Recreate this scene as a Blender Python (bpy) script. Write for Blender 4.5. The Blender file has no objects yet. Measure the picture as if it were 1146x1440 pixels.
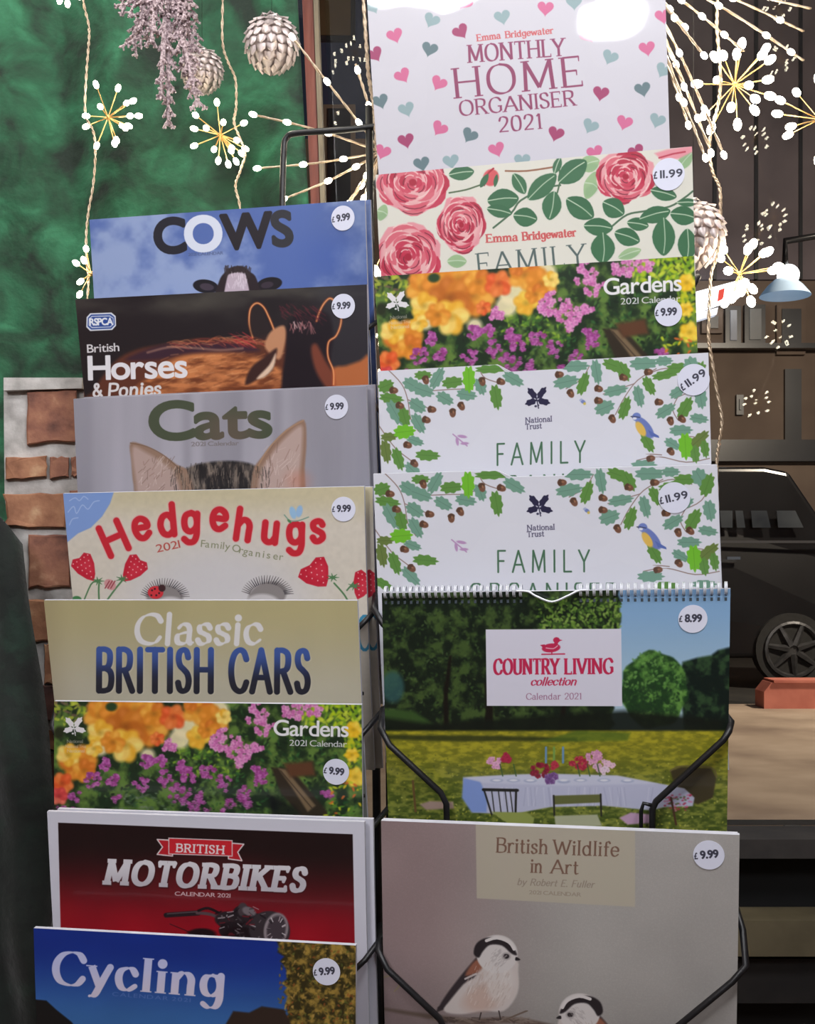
import bpy, math, random
import numpy as np
from mathutils import Vector, Matrix, Euler

# ------------------------------------------------------------------ camera, world, exposure
SC = bpy.context.scene
COL = SC.collection
F, CX, CY, CZ = 1700.0, 573.0, 820.0, 1.2     # focal length (px of a 1146x1440 frame), principal point, eye height
cam_d = bpy.data.cameras.new('camera')
cam = bpy.data.objects.new('camera', cam_d); COL.objects.link(cam)
cam.location = (0, 0, CZ); cam.rotation_euler = (math.pi/2, 0, 0)
cam_d.sensor_fit = 'VERTICAL'; cam_d.sensor_height = 36; cam_d.sensor_width = 36
cam_d.lens = 36*F/1440; cam_d.shift_y = (CY-720)/1440
cam_d.clip_start = 0.02; cam_d.clip_end = 200
SC.camera = cam
w = bpy.data.worlds.new('night'); SC.world = w; w.use_nodes = True
w.node_tree.nodes['Background'].inputs[0].default_value = (0.05, 0.055, 0.09, 1)
w.node_tree.nodes['Background'].inputs[1].default_value = 0.25
SC.view_settings.view_transform = 'Standard'; SC.view_settings.look = 'None'
SC.view_settings.exposure = 0.12; SC.view_settings.gamma = 1.0
SC.view_settings.use_curve_mapping = False
R = math.radians

def lamp(name, kind, loc, power, color, size=0.3, target=None, spot=None, blend=.5):
    d = bpy.data.lights.new(name, kind); d.energy = power; d.color = color
    if kind == 'AREA': d.shape = 'DISK'; d.size = size
    else: d.shadow_soft_size = size
    if kind == 'SPOT': d.spot_size = spot; d.spot_blend = blend
    o = bpy.data.objects.new(name, d); COL.objects.link(o); o.location = loc
    if target is not None:
        o.rotation_euler = (Vector(target)-Vector(loc)).to_track_quat('-Z', 'Y').to_euler()
    return o
lamp('ceiling_light_key', 'AREA', (0.40, 0.10, 2.62), 18, (0.97, 0.97, 1.0), 0.5, (0.0, 1.3, 1.55))
lamp('ceiling_light_fill', 'AREA', (0.55, -1.3, 2.6), 19, (0.95, 0.96, 1.0), 0.6, (0.0, 1.2, 1.2))
lamp('added_fill_left', 'AREA', (-0.9, -0.7, 2.3), 19, (0.97, 0.97, 1.0), 0.5, (-0.15, 1.25, 0.95))  # unseen lamp added to brighten the left column of calendars
lamp('window_display_light', 'AREA', (-0.55, 1.15, 2.62), 6, (1.0, 0.97, 0.9), 0.35, (-0.35, 1.6, 1.6))
lamp('street_lamp_light', 'AREA', (7.0, 9.5, 6.5), 950, (1.0, 0.83, 0.66), 0.8, (4.0, 15.0, 1.2))
lamp('shop_spill_light', 'AREA', (3.6, 3.2, 3.2), 120, (1.0, 0.86, 0.75), 0.8, (3.0, 8.0, 0.0))

# ------------------------------------------------------------------ helpers
def at(px, py, d):
    """point at distance d (m) seen at image position px,py"""
    return Vector(((px-CX)/F*d, d, CZ-(py-CY)/F*d))
def proj(P):
    return (CX+P[...,0]/P[...,1]*F, CY-(P[...,2]-CZ)/P[...,1]*F)
def rgb(r, g, b):
    f = lambda c: ((c/255)/12.92 if c/255 <= .04045 else (((c/255)+.055)/1.055)**2.4)
    return (f(r), f(g), f(b), 1)
def mesh_obj(name, verts, faces, mat=None, parent=None, smooth=False, mats=None, fm=None):
    me = bpy.data.meshes.new(name)
    me.from_pydata([tuple(v) for v in verts], [], faces)
    if mats:
        for m in mats: me.materials.append(m)
        me.polygons.foreach_set('material_index', fm)
    elif mat: me.materials.append(mat)
    if smooth: me.polygons.foreach_set('use_smooth', [True]*len(me.polygons))
    me.update()
    o = bpy.data.objects.new(name, me); COL.objects.link(o)
    if parent: o.parent = parent
    return o
def tag(o, label=None, cat=None, group=None, kind=None):
    if label: o['label'] = label
    if cat: o['category'] = cat
    if group: o['group'] = group
    if kind: o['kind'] = kind
    return o
def thing(name, label, cat, loc=(0,0,0), group=None):
    o = bpy.data.objects.new(name, None); COL.objects.link(o); o.location = loc
    o.empty_display_size = .05
    return tag(o, label, cat, group)
class MB:
    """collects shapes into one mesh"""
    def __init__(s): s.v=[]; s.f=[]
    def add(s, v, f):
        n=len(s.v); s.v += [Vector(p) for p in v]; s.f += [tuple(i+n for i in q) for q in f]; return s
    def box(s, c, size, M=None):
        c=Vector(c); x,y,z=[q/2 for q in size]
        v=[Vector((a*x,b*y,d*z)) for a in(-1,1) for b in(-1,1) for d in(-1,1)]
        if M: v=[M@p for p in v]
        return s.add([p+c for p in v],[(0,1,3,2),(4,6,7,5),(0,4,5,1),(2,3,7,6),(0,2,6,4),(1,5,7,3)])
    def hexa(s, q, back):   # q: four corners (front), back: offset vector
        v=[Vector(p) for p in q]+[Vector(p)+Vector(back) for p in q]
        return s.add(v,[(0,1,2,3),(7,6,5,4),(0,4,5,1),(1,5,6,2),(2,6,7,3),(3,7,4,0)])
    def tube(s, pts, r, n=8, smooth=0, closed=False):
        pts=[Vector(p) for p in pts]
        rr = r if isinstance(r,(list,tuple)) else [r]*len(pts)
        if smooth:
            pts, rr = catmull(pts, rr, smooth)
        N=len(pts); base=len(s.v); up=Vector((.13,.31,.94)); prev=None
        for i,p in enumerate(pts):
            t=(pts[min(i+1,N-1)]-pts[max(i-1,0)])
            if t.length<1e-9: t=Vector((0,0,1))
            t.normalize()
            a = (prev - t*prev.dot(t)) if prev else t.cross(up)
            if a.length<1e-6: a=t.orthogonal()
            a.normalize(); prev=a; b=t.cross(a)
            for k in range(n):
                an=2*math.pi*k/n
                s.v.append(p+(a*math.cos(an)+b*math.sin(an))*rr[i])
        for i in range(N-1):
            for k in range(n):
                s.f.append((base+i*n+k, base+i*n+(k+1)%n, base+(i+1)*n+(k+1)%n, base+(i+1)*n+k))
        s.f.append(tuple(base+k for k in range(n))[::-1]); s.f.append(tuple(base+(N-1)*n+k for k in range(n)))
        return s
    def sphere(s, c, r, n=10, m=7, sc=(1,1,1)):
        c=Vector(c); base=len(s.v)
        s.v.append(c+Vector((0,0,r*sc[2])))
        for j in range(1,m):
            th=math.pi*j/m
            for i in range(n):
                ph=2*math.pi*i/n
                s.v.append(c+Vector((r*sc[0]*math.sin(th)*math.cos(ph), r*sc[1]*math.sin(th)*math.sin(ph), r*sc[2]*math.cos(th))))
        s.v.append(c-Vector((0,0,r*sc[2]))); L=len(s.v)-1
        for i in range(n):
            s.f.append((base, base+1+i, base+1+(i+1)%n))
            s.f.append((L, L-n+(i+1)%n, L-n+i))
        for j in range(m-2):
            for i in range(n):
                a=base+1+j*n
                s.f.append((a+i, a+n+i, a+n+(i+1)%n, a+(i+1)%n))
        return s
    def build(s, name, mat, parent=None, smooth=True):
        org = Vector((0,0,0))
        if parent is None and s.v:
            xs=[p for p in s.v]; org=Vector((sum(p.x for p in xs)/len(xs), sum(p.y for p in xs)/len(xs), min(p.z for p in xs)))
        elif parent is not None:
            org = parent_loc(parent)
        o=mesh_obj(name,[p-org for p in s.v],s.f,mat,parent,smooth)
        if parent is None: o.location=org
        return o
def parent_loc(p):
    l=Vector((0,0,0))
    while p: l += p.location; p=p.parent
    return l
def catmull(pts, rr, n):
    P=[pts[0]]+list(pts)+[pts[-1]]; Q=[rr[0]]+list(rr)+[rr[-1]]; o=[]; q=[]
    for i in range(1,len(P)-2):
        for k in range(n):
            t=k/n; a,b,c,d=P[i-1],P[i],P[i+1],P[i+2]
            o.append(.5*((2*b)+(c-a)*t+(2*a-5*b+4*c-d)*t*t+(3*b-a-3*c+d)*t**3)); q.append(Q[i]*(1-t)+Q[i+1]*t)
    o.append(pts[-1]); q.append(rr[-1]); return o,q

# ------------------------------------------------------------------ materials
def mat(name, col, rough=.5, metal=0, coat=0, emit=None, es=0, sheen=0):
    m=bpy.data.materials.new(name); m.use_nodes=True; b=m.node_tree.nodes['Principled BSDF']
    b.inputs['Base Color'].default_value=col; b.inputs['Roughness'].default_value=rough
    b.inputs['Metallic'].default_value=metal; b.inputs['Coat Weight'].default_value=coat
    b.inputs['Coat Roughness'].default_value=.12
    if sheen: b.inputs['Sheen Weight'].default_value=sheen
    if emit: b.inputs['Emission Color'].default_value=emit; b.inputs['Emission Strength'].default_value=es
    return m
def noisy(name, stops, scale=8, rough=.6, detail=6, bump=.2, bscale=None, metal=0, sheen=0, stretch=(1,1,1), dist=0.0, bdist=.002):
    """principled whose colour is a noise ramp in object space, with a fine noise bump"""
    m=mat(name,stops[0][1],rough,metal,sheen=sheen); nt=m.node_tree; b=nt.nodes['Principled BSDF']; N=nt.nodes.new; L=nt.links.new
    tc=N('ShaderNodeTexCoord'); mp=N('ShaderNodeMapping'); mp.inputs['Scale'].default_value=stretch
    L(tc.outputs['Object'],mp.inputs[0])
    n=N('ShaderNodeTexNoise'); n.inputs['Scale'].default_value=scale; n.inputs['Detail'].default_value=detail; n.inputs['Distortion'].default_value=dist
    L(mp.outputs[0],n.inputs['Vector'])
    r=N('ShaderNodeValToRGB'); el=r.color_ramp.elements
    el[0].position=stops[0][0]; el[0].color=stops[0][1]; el[1].position=stops[-1][0]; el[1].color=stops[-1][1]
    for p,c in stops[1:-1]: e=el.new(p); e.color=c
    L(n.outputs[0],r.inputs[0]); L(r.outputs[0],b.inputs['Base Color'])
    if bump:
        n2=N('ShaderNodeTexNoise'); n2.inputs['Scale'].default_value=bscale or scale*3; n2.inputs['Detail'].default_value=5
        L(mp.outputs[0],n2.inputs['Vector'])
        bp=N('ShaderNodeBump'); bp.inputs['Strength'].default_value=bump; bp.inputs['Distance'].default_value=bdist
        L(n2.outputs[0],bp.inputs['Height']); L(bp.outputs[0],b.inputs['Normal'])
    return m
M_wire = noisy('black_painted_wire', [(.3,rgb(14,14,16)),(.7,rgb(30,29,32))], 60, .42, bump=.1, bscale=400)
M_paper = noisy('paper_edges', [(.3,rgb(188,188,198)),(.7,rgb(212,212,220))], 30, .7, bump=.05)
M_sticker = mat('sticker_white', rgb(225,227,240), .45)
M_whitemetal = mat('white_coated_wire', rgb(225,228,235), .3, .3)
M_gold = mat('copper_gold_wire', rgb(235,190,120), .3, .75)
M_cable = noisy('clear_cable', [(.3,rgb(165,140,115)),(.7,rgb(225,205,180))], 150, .3, metal=.4, bump=.2, bscale=500)
M_led = mat('warm_white_led', rgb(255,250,235), .3, emit=(1,.90,.68,1), es=26)
M_ledbig = mat('bright_warm_led', rgb(255,250,235), .3, emit=(1,.90,.70,1), es=34)
M_silver = noisy('aged_silver_scale', [(.3,rgb(176,156,152)),(.7,rgb(232,222,222))], 40, .3, metal=.5, bump=.25, bscale=220)
M_glitter = noisy('pink_silver_glitter', [(.35,rgb(132,110,114)),(.65,rgb(226,206,210))], 300, .3, metal=.3, bump=.9, bscale=700, detail=2)
# ------------------------------------------------------------------ printing: a small rasteriser for flat printed covers
rng = np.random.default_rng(7)
_T = np.random.default_rng(3).random((256,256)).astype(np.float32)
def vnoise(x, y, s, seed=0):
    x=x/s+seed*17.3; y=y/s+seed*31.7
    xi=np.floor(x).astype(np.int32); yi=np.floor(y).astype(np.int32); fx=x-xi; fy=y-yi
    fx=fx*fx*(3-2*fx); fy=fy*fy*(3-2*fy)
    a=_T[xi&255,yi&255]; b=_T[(xi+1)&255,yi&255]; c=_T[xi&255,(yi+1)&255]; d=_T[(xi+1)&255,(yi+1)&255]
    return (a*(1-fx)+b*fx)*(1-fy)+(c*(1-fx)+d*fx)*fy
def fbm(x, y, s, o=4, seed=0):
    t=0; a=1; k=0
    for i in range(o): t=t+a*vnoise(x,y,s,seed+i*3); k+=a; a*=.5; s*=.5
    return t/k
def sm(a,b,x):
    t=np.clip((x-a)/(b-a),0,1); return t*t*(3-2*t)
def c3(c): return np.array(c,dtype=np.float32)/255

class Sheet:
    """one calendar sheet: a rectangle in space with its own print; print positions are given as read off the photograph"""
    def __init__(s, TL, TR, BL, BR, dl, dr, H=.30, lean=.2, S=2.0, bulge=.003):
        a=at(*TL,dl); b=at(*TR,dr)
        def down(p, px, d0):
            # a point below p, leaning back by `lean` metres per metre
            k=(px[1]-CY)/F; z0=p.z
            d=d0
            for _ in range(8):
                z=CZ-k*d; d=d0+lean*(z0-z)
            q=at(px[0],px[1],d); v=q-p
            return p+v*(H/v.length)
        c=down(a,BL,dl); e=down(b,BR,dr)
        s.c=[a,b,e,c]; s.H=H; s.W=(b-a).length; s.bulge=bulge
        s.n=((c-a).cross(b-a)).normalized()
        if s.n.y>0: s.n=-s.n
        s.nx=int(S*(TR[0]-TL[0])); s.ny=int(s.nx*H/s.W)
        u=(np.arange(s.nx)+.5)/s.nx; v=(np.arange(s.ny)+.5)/s.ny
        U,V=np.meshgrid(u,v)
        P=np.zeros(U.shape+(3,))
        for k,wt in ((0,(1-U)*(1-V)),(1,U*(1-V)),(2,U*V),(3,(1-U)*V)):
            P+=wt[...,None]*np.array(s.c[k])
        B=s.bulge*np.sin(np.pi*V)*np.ones_like(U)
        P+=B[...,None]*np.array(s.n)
        s.X,s.Y=[q.astype(np.float32) for q in proj(P)]
        s.img=np.ones((s.ny,s.nx,3),np.float32)
        # approximate inverse (homography from the corners)
        src=[]; A=[]
        pc=[(s.X[0,0],s.Y[0,0],0,0),(s.X[0,-1],s.Y[0,-1],1,0),(s.X[-1,-1],s.Y[-1,-1],1,1),(s.X[-1,0],s.Y[-1,0],0,1)]
        for x,y,uu,vv in pc:
            A.append([x,y,1,0,0,0,-uu*x,-uu*y]); src.append(uu)
            A.append([0,0,0,x,y,1,-vv*x,-vv*y]); src.append(vv)
        h=np.linalg.solve(np.array(A,float),np.array(src,float)); s.h=np.append(h,1).reshape(3,3)
    def uv(s,x,y):
        q=s.h@np.array([x,y,1.]); return q[0]/q[2], q[1]/q[2]
    def P(s,u,v,off=0):
        a,b,e,c=s.c
        return a*((1-u)*(1-v))+b*(u*(1-v))+e*(u*v)+c*((1-u)*v)+s.n*(off+s.bulge*math.sin(math.pi*min(max(v,0),1)))
    # drawing
    def box(s,x0,y0,x1,y1):
        c=[s.uv(x,y) for x in(x0,x1) for y in(y0,y1)]
        us=[q[0] for q in c]; vs=[q[1] for q in c]
        i0=max(int(min(us)*s.nx)-4,0); i1=min(int(max(us)*s.nx)+5,s.nx)
        j0=max(int(min(vs)*s.ny)-4,0); j1=min(int(max(vs)*s.ny)+5,s.ny)
        if i1<=i0 or j1<=j0: return None
        sl=(slice(j0,j1),slice(i0,i1)); return sl,s.X[sl],s.Y[sl]
    def put(s,sl,a,col,X=None,Y=None):
        if callable(col): col=col(X,Y)
        else: col=c3(col)
        a=a[...,None] if a.ndim==2 else a
        s.img[sl]=s.img[sl]*(1-a)+col*a
    def fill(s,col):
        s.img[:]= col(s.X,s.Y) if callable(col) else c3(col)
    def wash(s,mask,col):
        s.img[:]=s.img*(1-mask[...,None])+c3(col)*mask[...,None]
    def ell(s,cx,cy,rx,ry,col,rot=0,soft=.5,al=1.):
        r=max(rx,ry)+soft*2; b=s.box(cx-r,cy-r,cx+r,cy+r)
        if not b: return
        sl,X,Y=b; c,q=math.cos(R(rot)),math.sin(R(rot)); x=X-cx; y=Y-cy
        xx=x*c+y*q; yy=-x*q+y*c
        k=np.sqrt((xx/rx)**2+(yy/ry)**2)+1e-6
        d=(k-1)*min(rx,ry)
        s.put(sl,np.clip(.5-d/(2*soft),0,1)*al,col,X,Y)
    def poly(s,pts,col,soft=.3,al=1.,grow=0,sp=0):
        if sp:
            n=len(pts); P=[Vector((p[0],p[1],0)) for p in (list(pts)*3)[n-2:2*n+3]]; v,_=catmull(P,[1]*len(P),sp); pts=[(q.x,q.y) for q in v[2*sp:(2+n)*sp]]
        E=[(pts[i],pts[(i+1)%len(pts)]) for i in range(len(pts))]
        s.edges(E,col,soft,al,grow)
    def edges(s,E,col,soft=.3,al=1.,grow=0):
        xs=[p[0] for e in E for p in e]; ys=[p[1] for e in E for p in e]; g=soft*2+grow+1
        b=s.box(min(xs)-g,min(ys)-g,max(xs)+g,max(ys)+g)
        if not b: return
        sl,X,Y=b; D=np.full(X.shape,1e9,np.float32); ins=np.zeros(X.shape,bool)
        for (x0,y0),(x1,y1) in E:
            dx,dy=x1-x0,y1-y0; L=dx*dx+dy*dy+1e-12
            t=np.clip(((X-x0)*dx+(Y-y0)*dy)/L,0,1)
            D=np.minimum(D,(X-x0-t*dx)**2+(Y-y0-t*dy)**2)
            if y0!=y1:
                ins^=((Y<y0)!=(Y<y1))&(X<(Y-y0)*dx/dy+x0)
        d=np.sqrt(D)*np.where(ins,-1,1)-grow
        s.put(sl,np.clip(.5-d/(2*soft),0,1)*al,col,X,Y)
    def line(s,pts,r,col,soft=.35,al=1.,smooth=0):
        pts=[Vector((p[0],p[1],0)) for p in pts]
        rr=list(r) if isinstance(r,(list,tuple)) else [r]*len(pts)
        if smooth: pts,rr=catmull(pts,rr,smooth)
        s.seg([((p.x,p.y),(q.x,q.y),a,b) for p,q,a,b in zip(pts,pts[1:],rr,rr[1:])],col,soft,al)
    def seg(s,SG,col,soft=.35,al=1.,butt=()):
        if not SG: return
        m=max(max(q[2],q[3]) for q in SG)+soft*2+1
        xs=[p[0] for q in SG for p in q[:2]]; ys=[p[1] for q in SG for p in q[:2]]
        b=s.box(min(xs)-m,min(ys)-m,max(xs)+m,max(ys)+m)
        if not b: return
        sl,X,Y=b; D=np.full(X.shape,1e9,np.float32)
        for k_,((x0,y0),(x1,y1),r0,r1) in enumerate(SG):
            dx,dy=x1-x0,y1-y0; L=dx*dx+dy*dy+1e-12
            if k_ in butt:
                l=math.sqrt(L); mx,my=(x0+x1)/2,(y0+y1)/2
                D=np.minimum(D,np.maximum(np.abs((X-mx)*dx+(Y-my)*dy)/l-l/2,np.abs((X-mx)*dy-(Y-my)*dx)/l-r0)); continue
            t=np.clip(((X-x0)*dx+(Y-y0)*dy)/L,0,1)
            D=np.minimum(D,np.sqrt((X-x0-t*dx)**2+(Y-y0-t*dy)**2)-(r0+t*(r1-r0)))
        s.put(sl,np.clip(.5-D/(2*soft),0,1)*al,col,X,Y)
    def blur(s,n=1,a=1.):
        im=s.img
        for _ in range(n):
            p=np.pad(im,((1,1),(1,1),(0,0)),'edge')
            h=(p[:,:-2]+2*p[:,1:-1]+p[:,2:])/4; im=(h[:-2]+2*h[1:-1]+h[2:])/4
        s.img=s.img*(1-a)+im*a
    def image(s,name):
        im=bpy.data.images.new(name,s.nx,s.ny)
        a=np.ones((s.ny,s.nx,4),np.float32); a[...,:3]=np.clip(s.img,0,1)[::-1]
        im.pixels.foreach_set(a.ravel()); im.update(); im.pack(); return im

# ---- letters. Sans comes from the built-in font outlines, everything else from pen strokes.
# stroke kinds: L serif at both ends, b serif at lower end, t serif at upper end, N none, C curve, A arm with a tick at its end, D dot
G = {
'A':(.8,'b .4,1 0,0|b .4,1 .8,0|N .14,.34 .66,.34'),
'B':(.66,'L .08,0 .08,1|C .08,1 .35,1 .54,.93 .57,.76 .5,.6 .3,.54 .08,.54|C .08,.54 .35,.54 .58,.46 .64,.28 .57,.07 .35,0 .08,0'),
'C':(.74,'C .71,.78 .6,.95 .4,1 .18,.9 .05,.65 .05,.35 .17,.1 .4,0 .6,.05 .72,.22'),
'D':(.78,'L .08,0 .08,1|C .08,1 .34,1 .6,.9 .73,.65 .73,.36 .6,.1 .34,0 .08,0'),
'E':(.62,'L .08,0 .08,1|A .08,1 .56,1|A .08,.53 .46,.53|A .08,0 .6,0'),
'F':(.58,'L .08,0 .08,1|A .08,1 .56,1|A .08,.52 .46,.52'),
'G':(.8,'C .72,.8 .6,.96 .4,1 .18,.9 .05,.65 .05,.35 .17,.1 .4,0 .6,.04 .72,.16|N .72,.1 .72,.42|N .54,.42 .8,.42'),
'H':(.8,'L .08,0 .08,1|L .72,0 .72,1|N .08,.52 .72,.52'),
'I':(.18,'L .09,0 .09,1'),
'K':(.74,'L .08,0 .08,1|t .66,1 .1,.42|b .28,.6 .7,0'),
'L':(.58,'L .08,0 .08,1|A .08,0 .56,0'),
'M':(.98,'L .08,0 .12,1|N .12,1 .49,.08|N .49,.08 .86,1|L .86,1 .9,0'),
'N':(.82,'L .08,0 .08,1|N .08,1 .72,0|t .72,0 .72,1'),
'O':(.86,'C .43,1 .2,.92 .06,.68 .06,.32 .2,.08 .43,0 .66,.08 .8,.32 .8,.68 .66,.92 .43,1'),
'P':(.62,'L .08,0 .08,1|C .08,1 .36,1 .56,.92 .6,.72 .54,.52 .34,.45 .08,.45'),
'R':(.7,'L .08,0 .08,1|C .08,1 .34,1 .54,.92 .58,.75 .52,.57 .34,.5 .08,.5|b .34,.5 .68,0'),
'S':(.56,'C .49,.82 .42,.96 .27,1 .11,.94 .06,.78 .13,.62 .3,.52 .46,.41 .52,.24 .45,.06 .27,0 .11,.05 .04,.2'),
'T':(.7,'b .35,1 .35,0|A .35,1 .02,1|A .35,1 .68,1'),
'U':(.76,'t .08,.32 .08,1|C .08,.34 .12,.1 .37,0 .62,.1 .67,.34|t .67,.32 .67,1'),
'V':(.78,'t .39,0 .03,1|t .39,0 .75,1'),
'W':(1.1,'t .3,0 .03,1|N .3,0 .55,.9|N .55,.9 .8,0|t .8,0 1.07,1'),
'Y':(.74,'t .37,.46 .02,1|t .37,.46 .72,1|b .37,.46 .37,0'),
'a':(.52,'C .09,.54 .2,.66 .35,.63 .41,.48 .41,.3 .41,.12 .45,.02 .53,.04|C .41,.4 .22,.36 .07,.27 .08,.06 .22,0 .36,.06 .41,.2'),
'b':(.58,'N .1,1 .1,.04|C .1,.46 .26,.66 .45,.6 .53,.34 .45,.07 .28,0 .1,.12'),
'c':(.5,'C .46,.5 .38,.63 .25,.66 .09,.55 .05,.32 .13,.07 .3,0 .47,.13'),
'd':(.6,'b .48,1 .48,0|C .48,.46 .33,.66 .14,.6 .05,.34 .13,.07 .31,0 .48,.14'),
'e':(.52,'C .06,.36 .25,.36 .47,.36 .45,.55 .28,.66 .11,.57 .05,.32 .13,.07 .3,0 .48,.13'),
'f':(.36,'C .4,.9 .32,1 .19,.94 .16,.76 .16,.6|b .16,.7 .16,0|N .02,.63 .34,.63'),
'g':(.56,'C .28,.66 .11,.58 .06,.36 .12,.12 .28,.04 .44,.16 .48,.36 .42,.58 .28,.66|C .48,.64 .48,.3 .48,-.06 .4,-.28 .22,-.32 .08,-.22'),
'h':(.6,'L .1,0 .1,1|C .1,.44 .24,.64 .4,.63 .49,.48 .49,.25|b .49,.32 .49,0'),
'i':(.22,'L .11,0 .11,.64|D .11,.88'),
'k':(.54,'L .1,0 .1,1|N .46,.62 .1,.26|b .22,.38 .5,0'),
'l':(.22,'L .11,0 .11,1'),
'm':(.9,'L .1,0 .1,.64|C .1,.44 .22,.64 .36,.63 .44,.48 .44,.25|b .44,.32 .44,0|C .44,.44 .58,.64 .7,.63 .79,.48 .79,.25|b .79,.32 .79,0'),
'n':(.6,'L .1,0 .1,.64|C .1,.44 .24,.64 .4,.63 .49,.48 .49,.25|b .49,.32 .49,0'),
'o':(.56,'C .28,.66 .11,.58 .05,.33 .11,.08 .28,0 .45,.08 .51,.33 .45,.58 .28,.66'),
'r':(.42,'L .1,0 .1,.64|C .1,.4 .2,.6 .3,.66 .4,.62'),
's':(.44,'C .38,.54 .32,.64 .2,.66 .08,.58 .1,.42 .22,.34 .35,.25 .37,.1 .24,0 .12,.01 .05,.12'),
't':(.36,'C .16,.86 .16,.5 .16,.16 .22,.01 .36,.05|N .02,.63 .34,.63'),
'u':(.6,'t .1,.25 .1,.64|C .1,.32 .12,.1 .24,0 .38,.04 .48,.2|L .48,0 .48,.64'),
'v':(.5,'t .25,0 .03,.64|t .25,0 .47,.64'),
'w':(.8,'t .22,0 .03,.64|N .22,0 .4,.6|N .4,.6 .58,0|t .58,0 .77,.64'),
'y':(.54,'t .27,.02 .04,.64|C .5,.64 .38,.33 .27,.02 .17,-.22 .04,-.28'),
'0':(.6,'C .3,1 .12,.9 .05,.5 .12,.1 .3,0 .48,.1 .55,.5 .48,.9 .3,1'),
'1':(.34,'b .2,1 .2,0|N .2,1 .06,.84'),
'2':(.58,'C .07,.76 .14,.95 .3,1 .48,.9 .5,.68 .38,.42 .2,.2 .06,.02|N .06,.02 .54,.02'),
'E.':(.62,''), '.':(.2,'D .1,.03'), ' ':(.36,''), '&':(.75,'C .66,.02 .4,.4 .2,.74 .26,.96 .42,.94 .46,.76 .3,.56 .1,.34 .1,.1 .3,0 .5,.14 .62,.42'),
}
_GC={}
def glyph(ch):
    if ch in _GC: return _GC[ch]
    w_,d=G[ch]; st=[]
    for q in d.split('|'):
        if not q: continue
        k,*p=q.split(' '); p=[tuple(float(t) for t in e.split(',')) for e in p]
        if k=='C':
            v,_=catmull([Vector((a,b,0)) for a,b in p],[1]*len(p),6); p=[(a.x,a.y) for a in v]
        st.append((k,p))
    _GC[ch]=(w_,st); return _GC[ch]
def pen_text(S,txt,p0,p1,h,col,thick=.16,thin=.06,nib=15,serif=.0,slant=0,gap=.1,soft=.35,al=1.,glyf=None):
    """strokes of a broad nib; baseline runs from p0 to p1, text is fitted to that length; h = cap height"""
    tot=sum(glyph(c)[0]+gap for c in txt)-gap
    ex=((p1[0]-p0[0])/tot,(p1[1]-p0[1])/tot); L=math.hypot(*ex)
    ey=(ex[1]/L*h, -ex[0]/L*h)
    def T(x,y): return (p0[0]+ex[0]*(x+slant*y)+ey[0]*y, p0[1]+ex[1]*(x+slant*y)+ey[1]*y)
    nx,ny=math.cos(R(nib)),math.sin(R(nib)); x0=0
    for ch in txt:
        w_,st=glyph(ch); SG=[]; BT=set()
        for k,p in st:
            if k=='D':
                a=T(x0+p[0][0],p[0][1]); SG.append((a,a,thick*h*.62,thick*h*.62)); continue
            q=[T(x0+a,b) for a,b in p]
            for i in range(len(p)-1):
                # direction in letter space (y up) against the nib
                dx=(p[i+1][0]-p[i][0])*L/h; dy=p[i+1][1]-p[i][1]; l=math.hypot(dx,dy)+1e-9
                t=(thin+(thick-thin)*abs((dx*ny-dy*nx)/l))*h/2
                if len(p)==2 and serif: BT.add(len(SG))
                SG.append((q[i],q[i+1],t,t))
            if serif:
                hw=(thick*.5+serif)*h/L
                ends=[]
                if k in 'Lbt':
                    lo,hi=(p[0],p[-1]) if p[0][1]<p[-1][1] else (p[-1],p[0])
                    if k in 'Lb': ends.append(lo)
                    if k in 'Lt': ends.append(hi)
                for e in ends:
                    a=T(x0+e[0]-hw,e[1]); b=T(x0+e[0]+hw,e[1]); BT.add(len(SG)); SG.append((a,b,thin*h*.5,thin*h*.5))
                if k=='A':
                    e=p[-1]; s_=-1 if e[1]>.3 else 1; a=T(x0+e[0],e[1]); b=T(x0+e[0],e[1]+s_*.15); SG.append((a,b,thin*h*.6,thin*h*.4))
        S.seg(SG,col,soft,al,BT); x0+=w_+gap
_FC={}
def sans_edges(ch):
    if ch in _FC: return _FC[ch]
    cu=bpy.data.curves.new('t','FONT'); cu.body=ch; cu.fill_mode='NONE'; cu.resolution_u=7
    o=bpy.data.objects.new('t',cu); COL.objects.link(o)
    dg=bpy.context.evaluated_depsgraph_get(); dg.update(); me=o.evaluated_get(dg).to_mesh()
    V=[(v.co.x,v.co.y) for v in me.vertices]; E=[(V[e.vertices[0]],V[e.vertices[1]]) for e in me.edges]
    o.evaluated_get(dg).to_mesh_clear(); bpy.data.objects.remove(o); bpy.data.curves.remove(cu)
    xs=[v[0] for v in V] or [0,.25]
    _FC[ch]=(E,min(xs),max(xs)); return _FC[ch]
def sans_text(S,txt,p0,p1,h,col,bold=0.,slant=0,gap=.07,soft=.35,al=1.):
    K=1/.69   # cap height of the built-in font
    items=[];x=0
    for ch in txt:
        if ch==' ': x+=.32; continue
        E,a,b=sans_edges(ch); items.append((ch,x-a*K)); x+=(b-a)*K+gap
    tot=x-gap; ex=((p1[0]-p0[0])/tot,(p1[1]-p0[1])/tot); L=math.hypot(*ex); ey=(ex[1]/L*h,-ex[0]/L*h)
    for n,(ch,x0) in enumerate(items):
        c=col[n] if isinstance(col,list) else col
        T=lambda q:(p0[0]+ex[0]*(x0+q[0]*K+slant*q[1]*K)+ey[0]*q[1]*K, p0[1]+ex[1]*(x0+q[0]*K+slant*q[1]*K)+ey[1]*q[1]*K)
        S.edges([(T(a),T(b)) for a,b in sans_edges(ch)[0]],c,soft,al,grow=bold*h)
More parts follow.
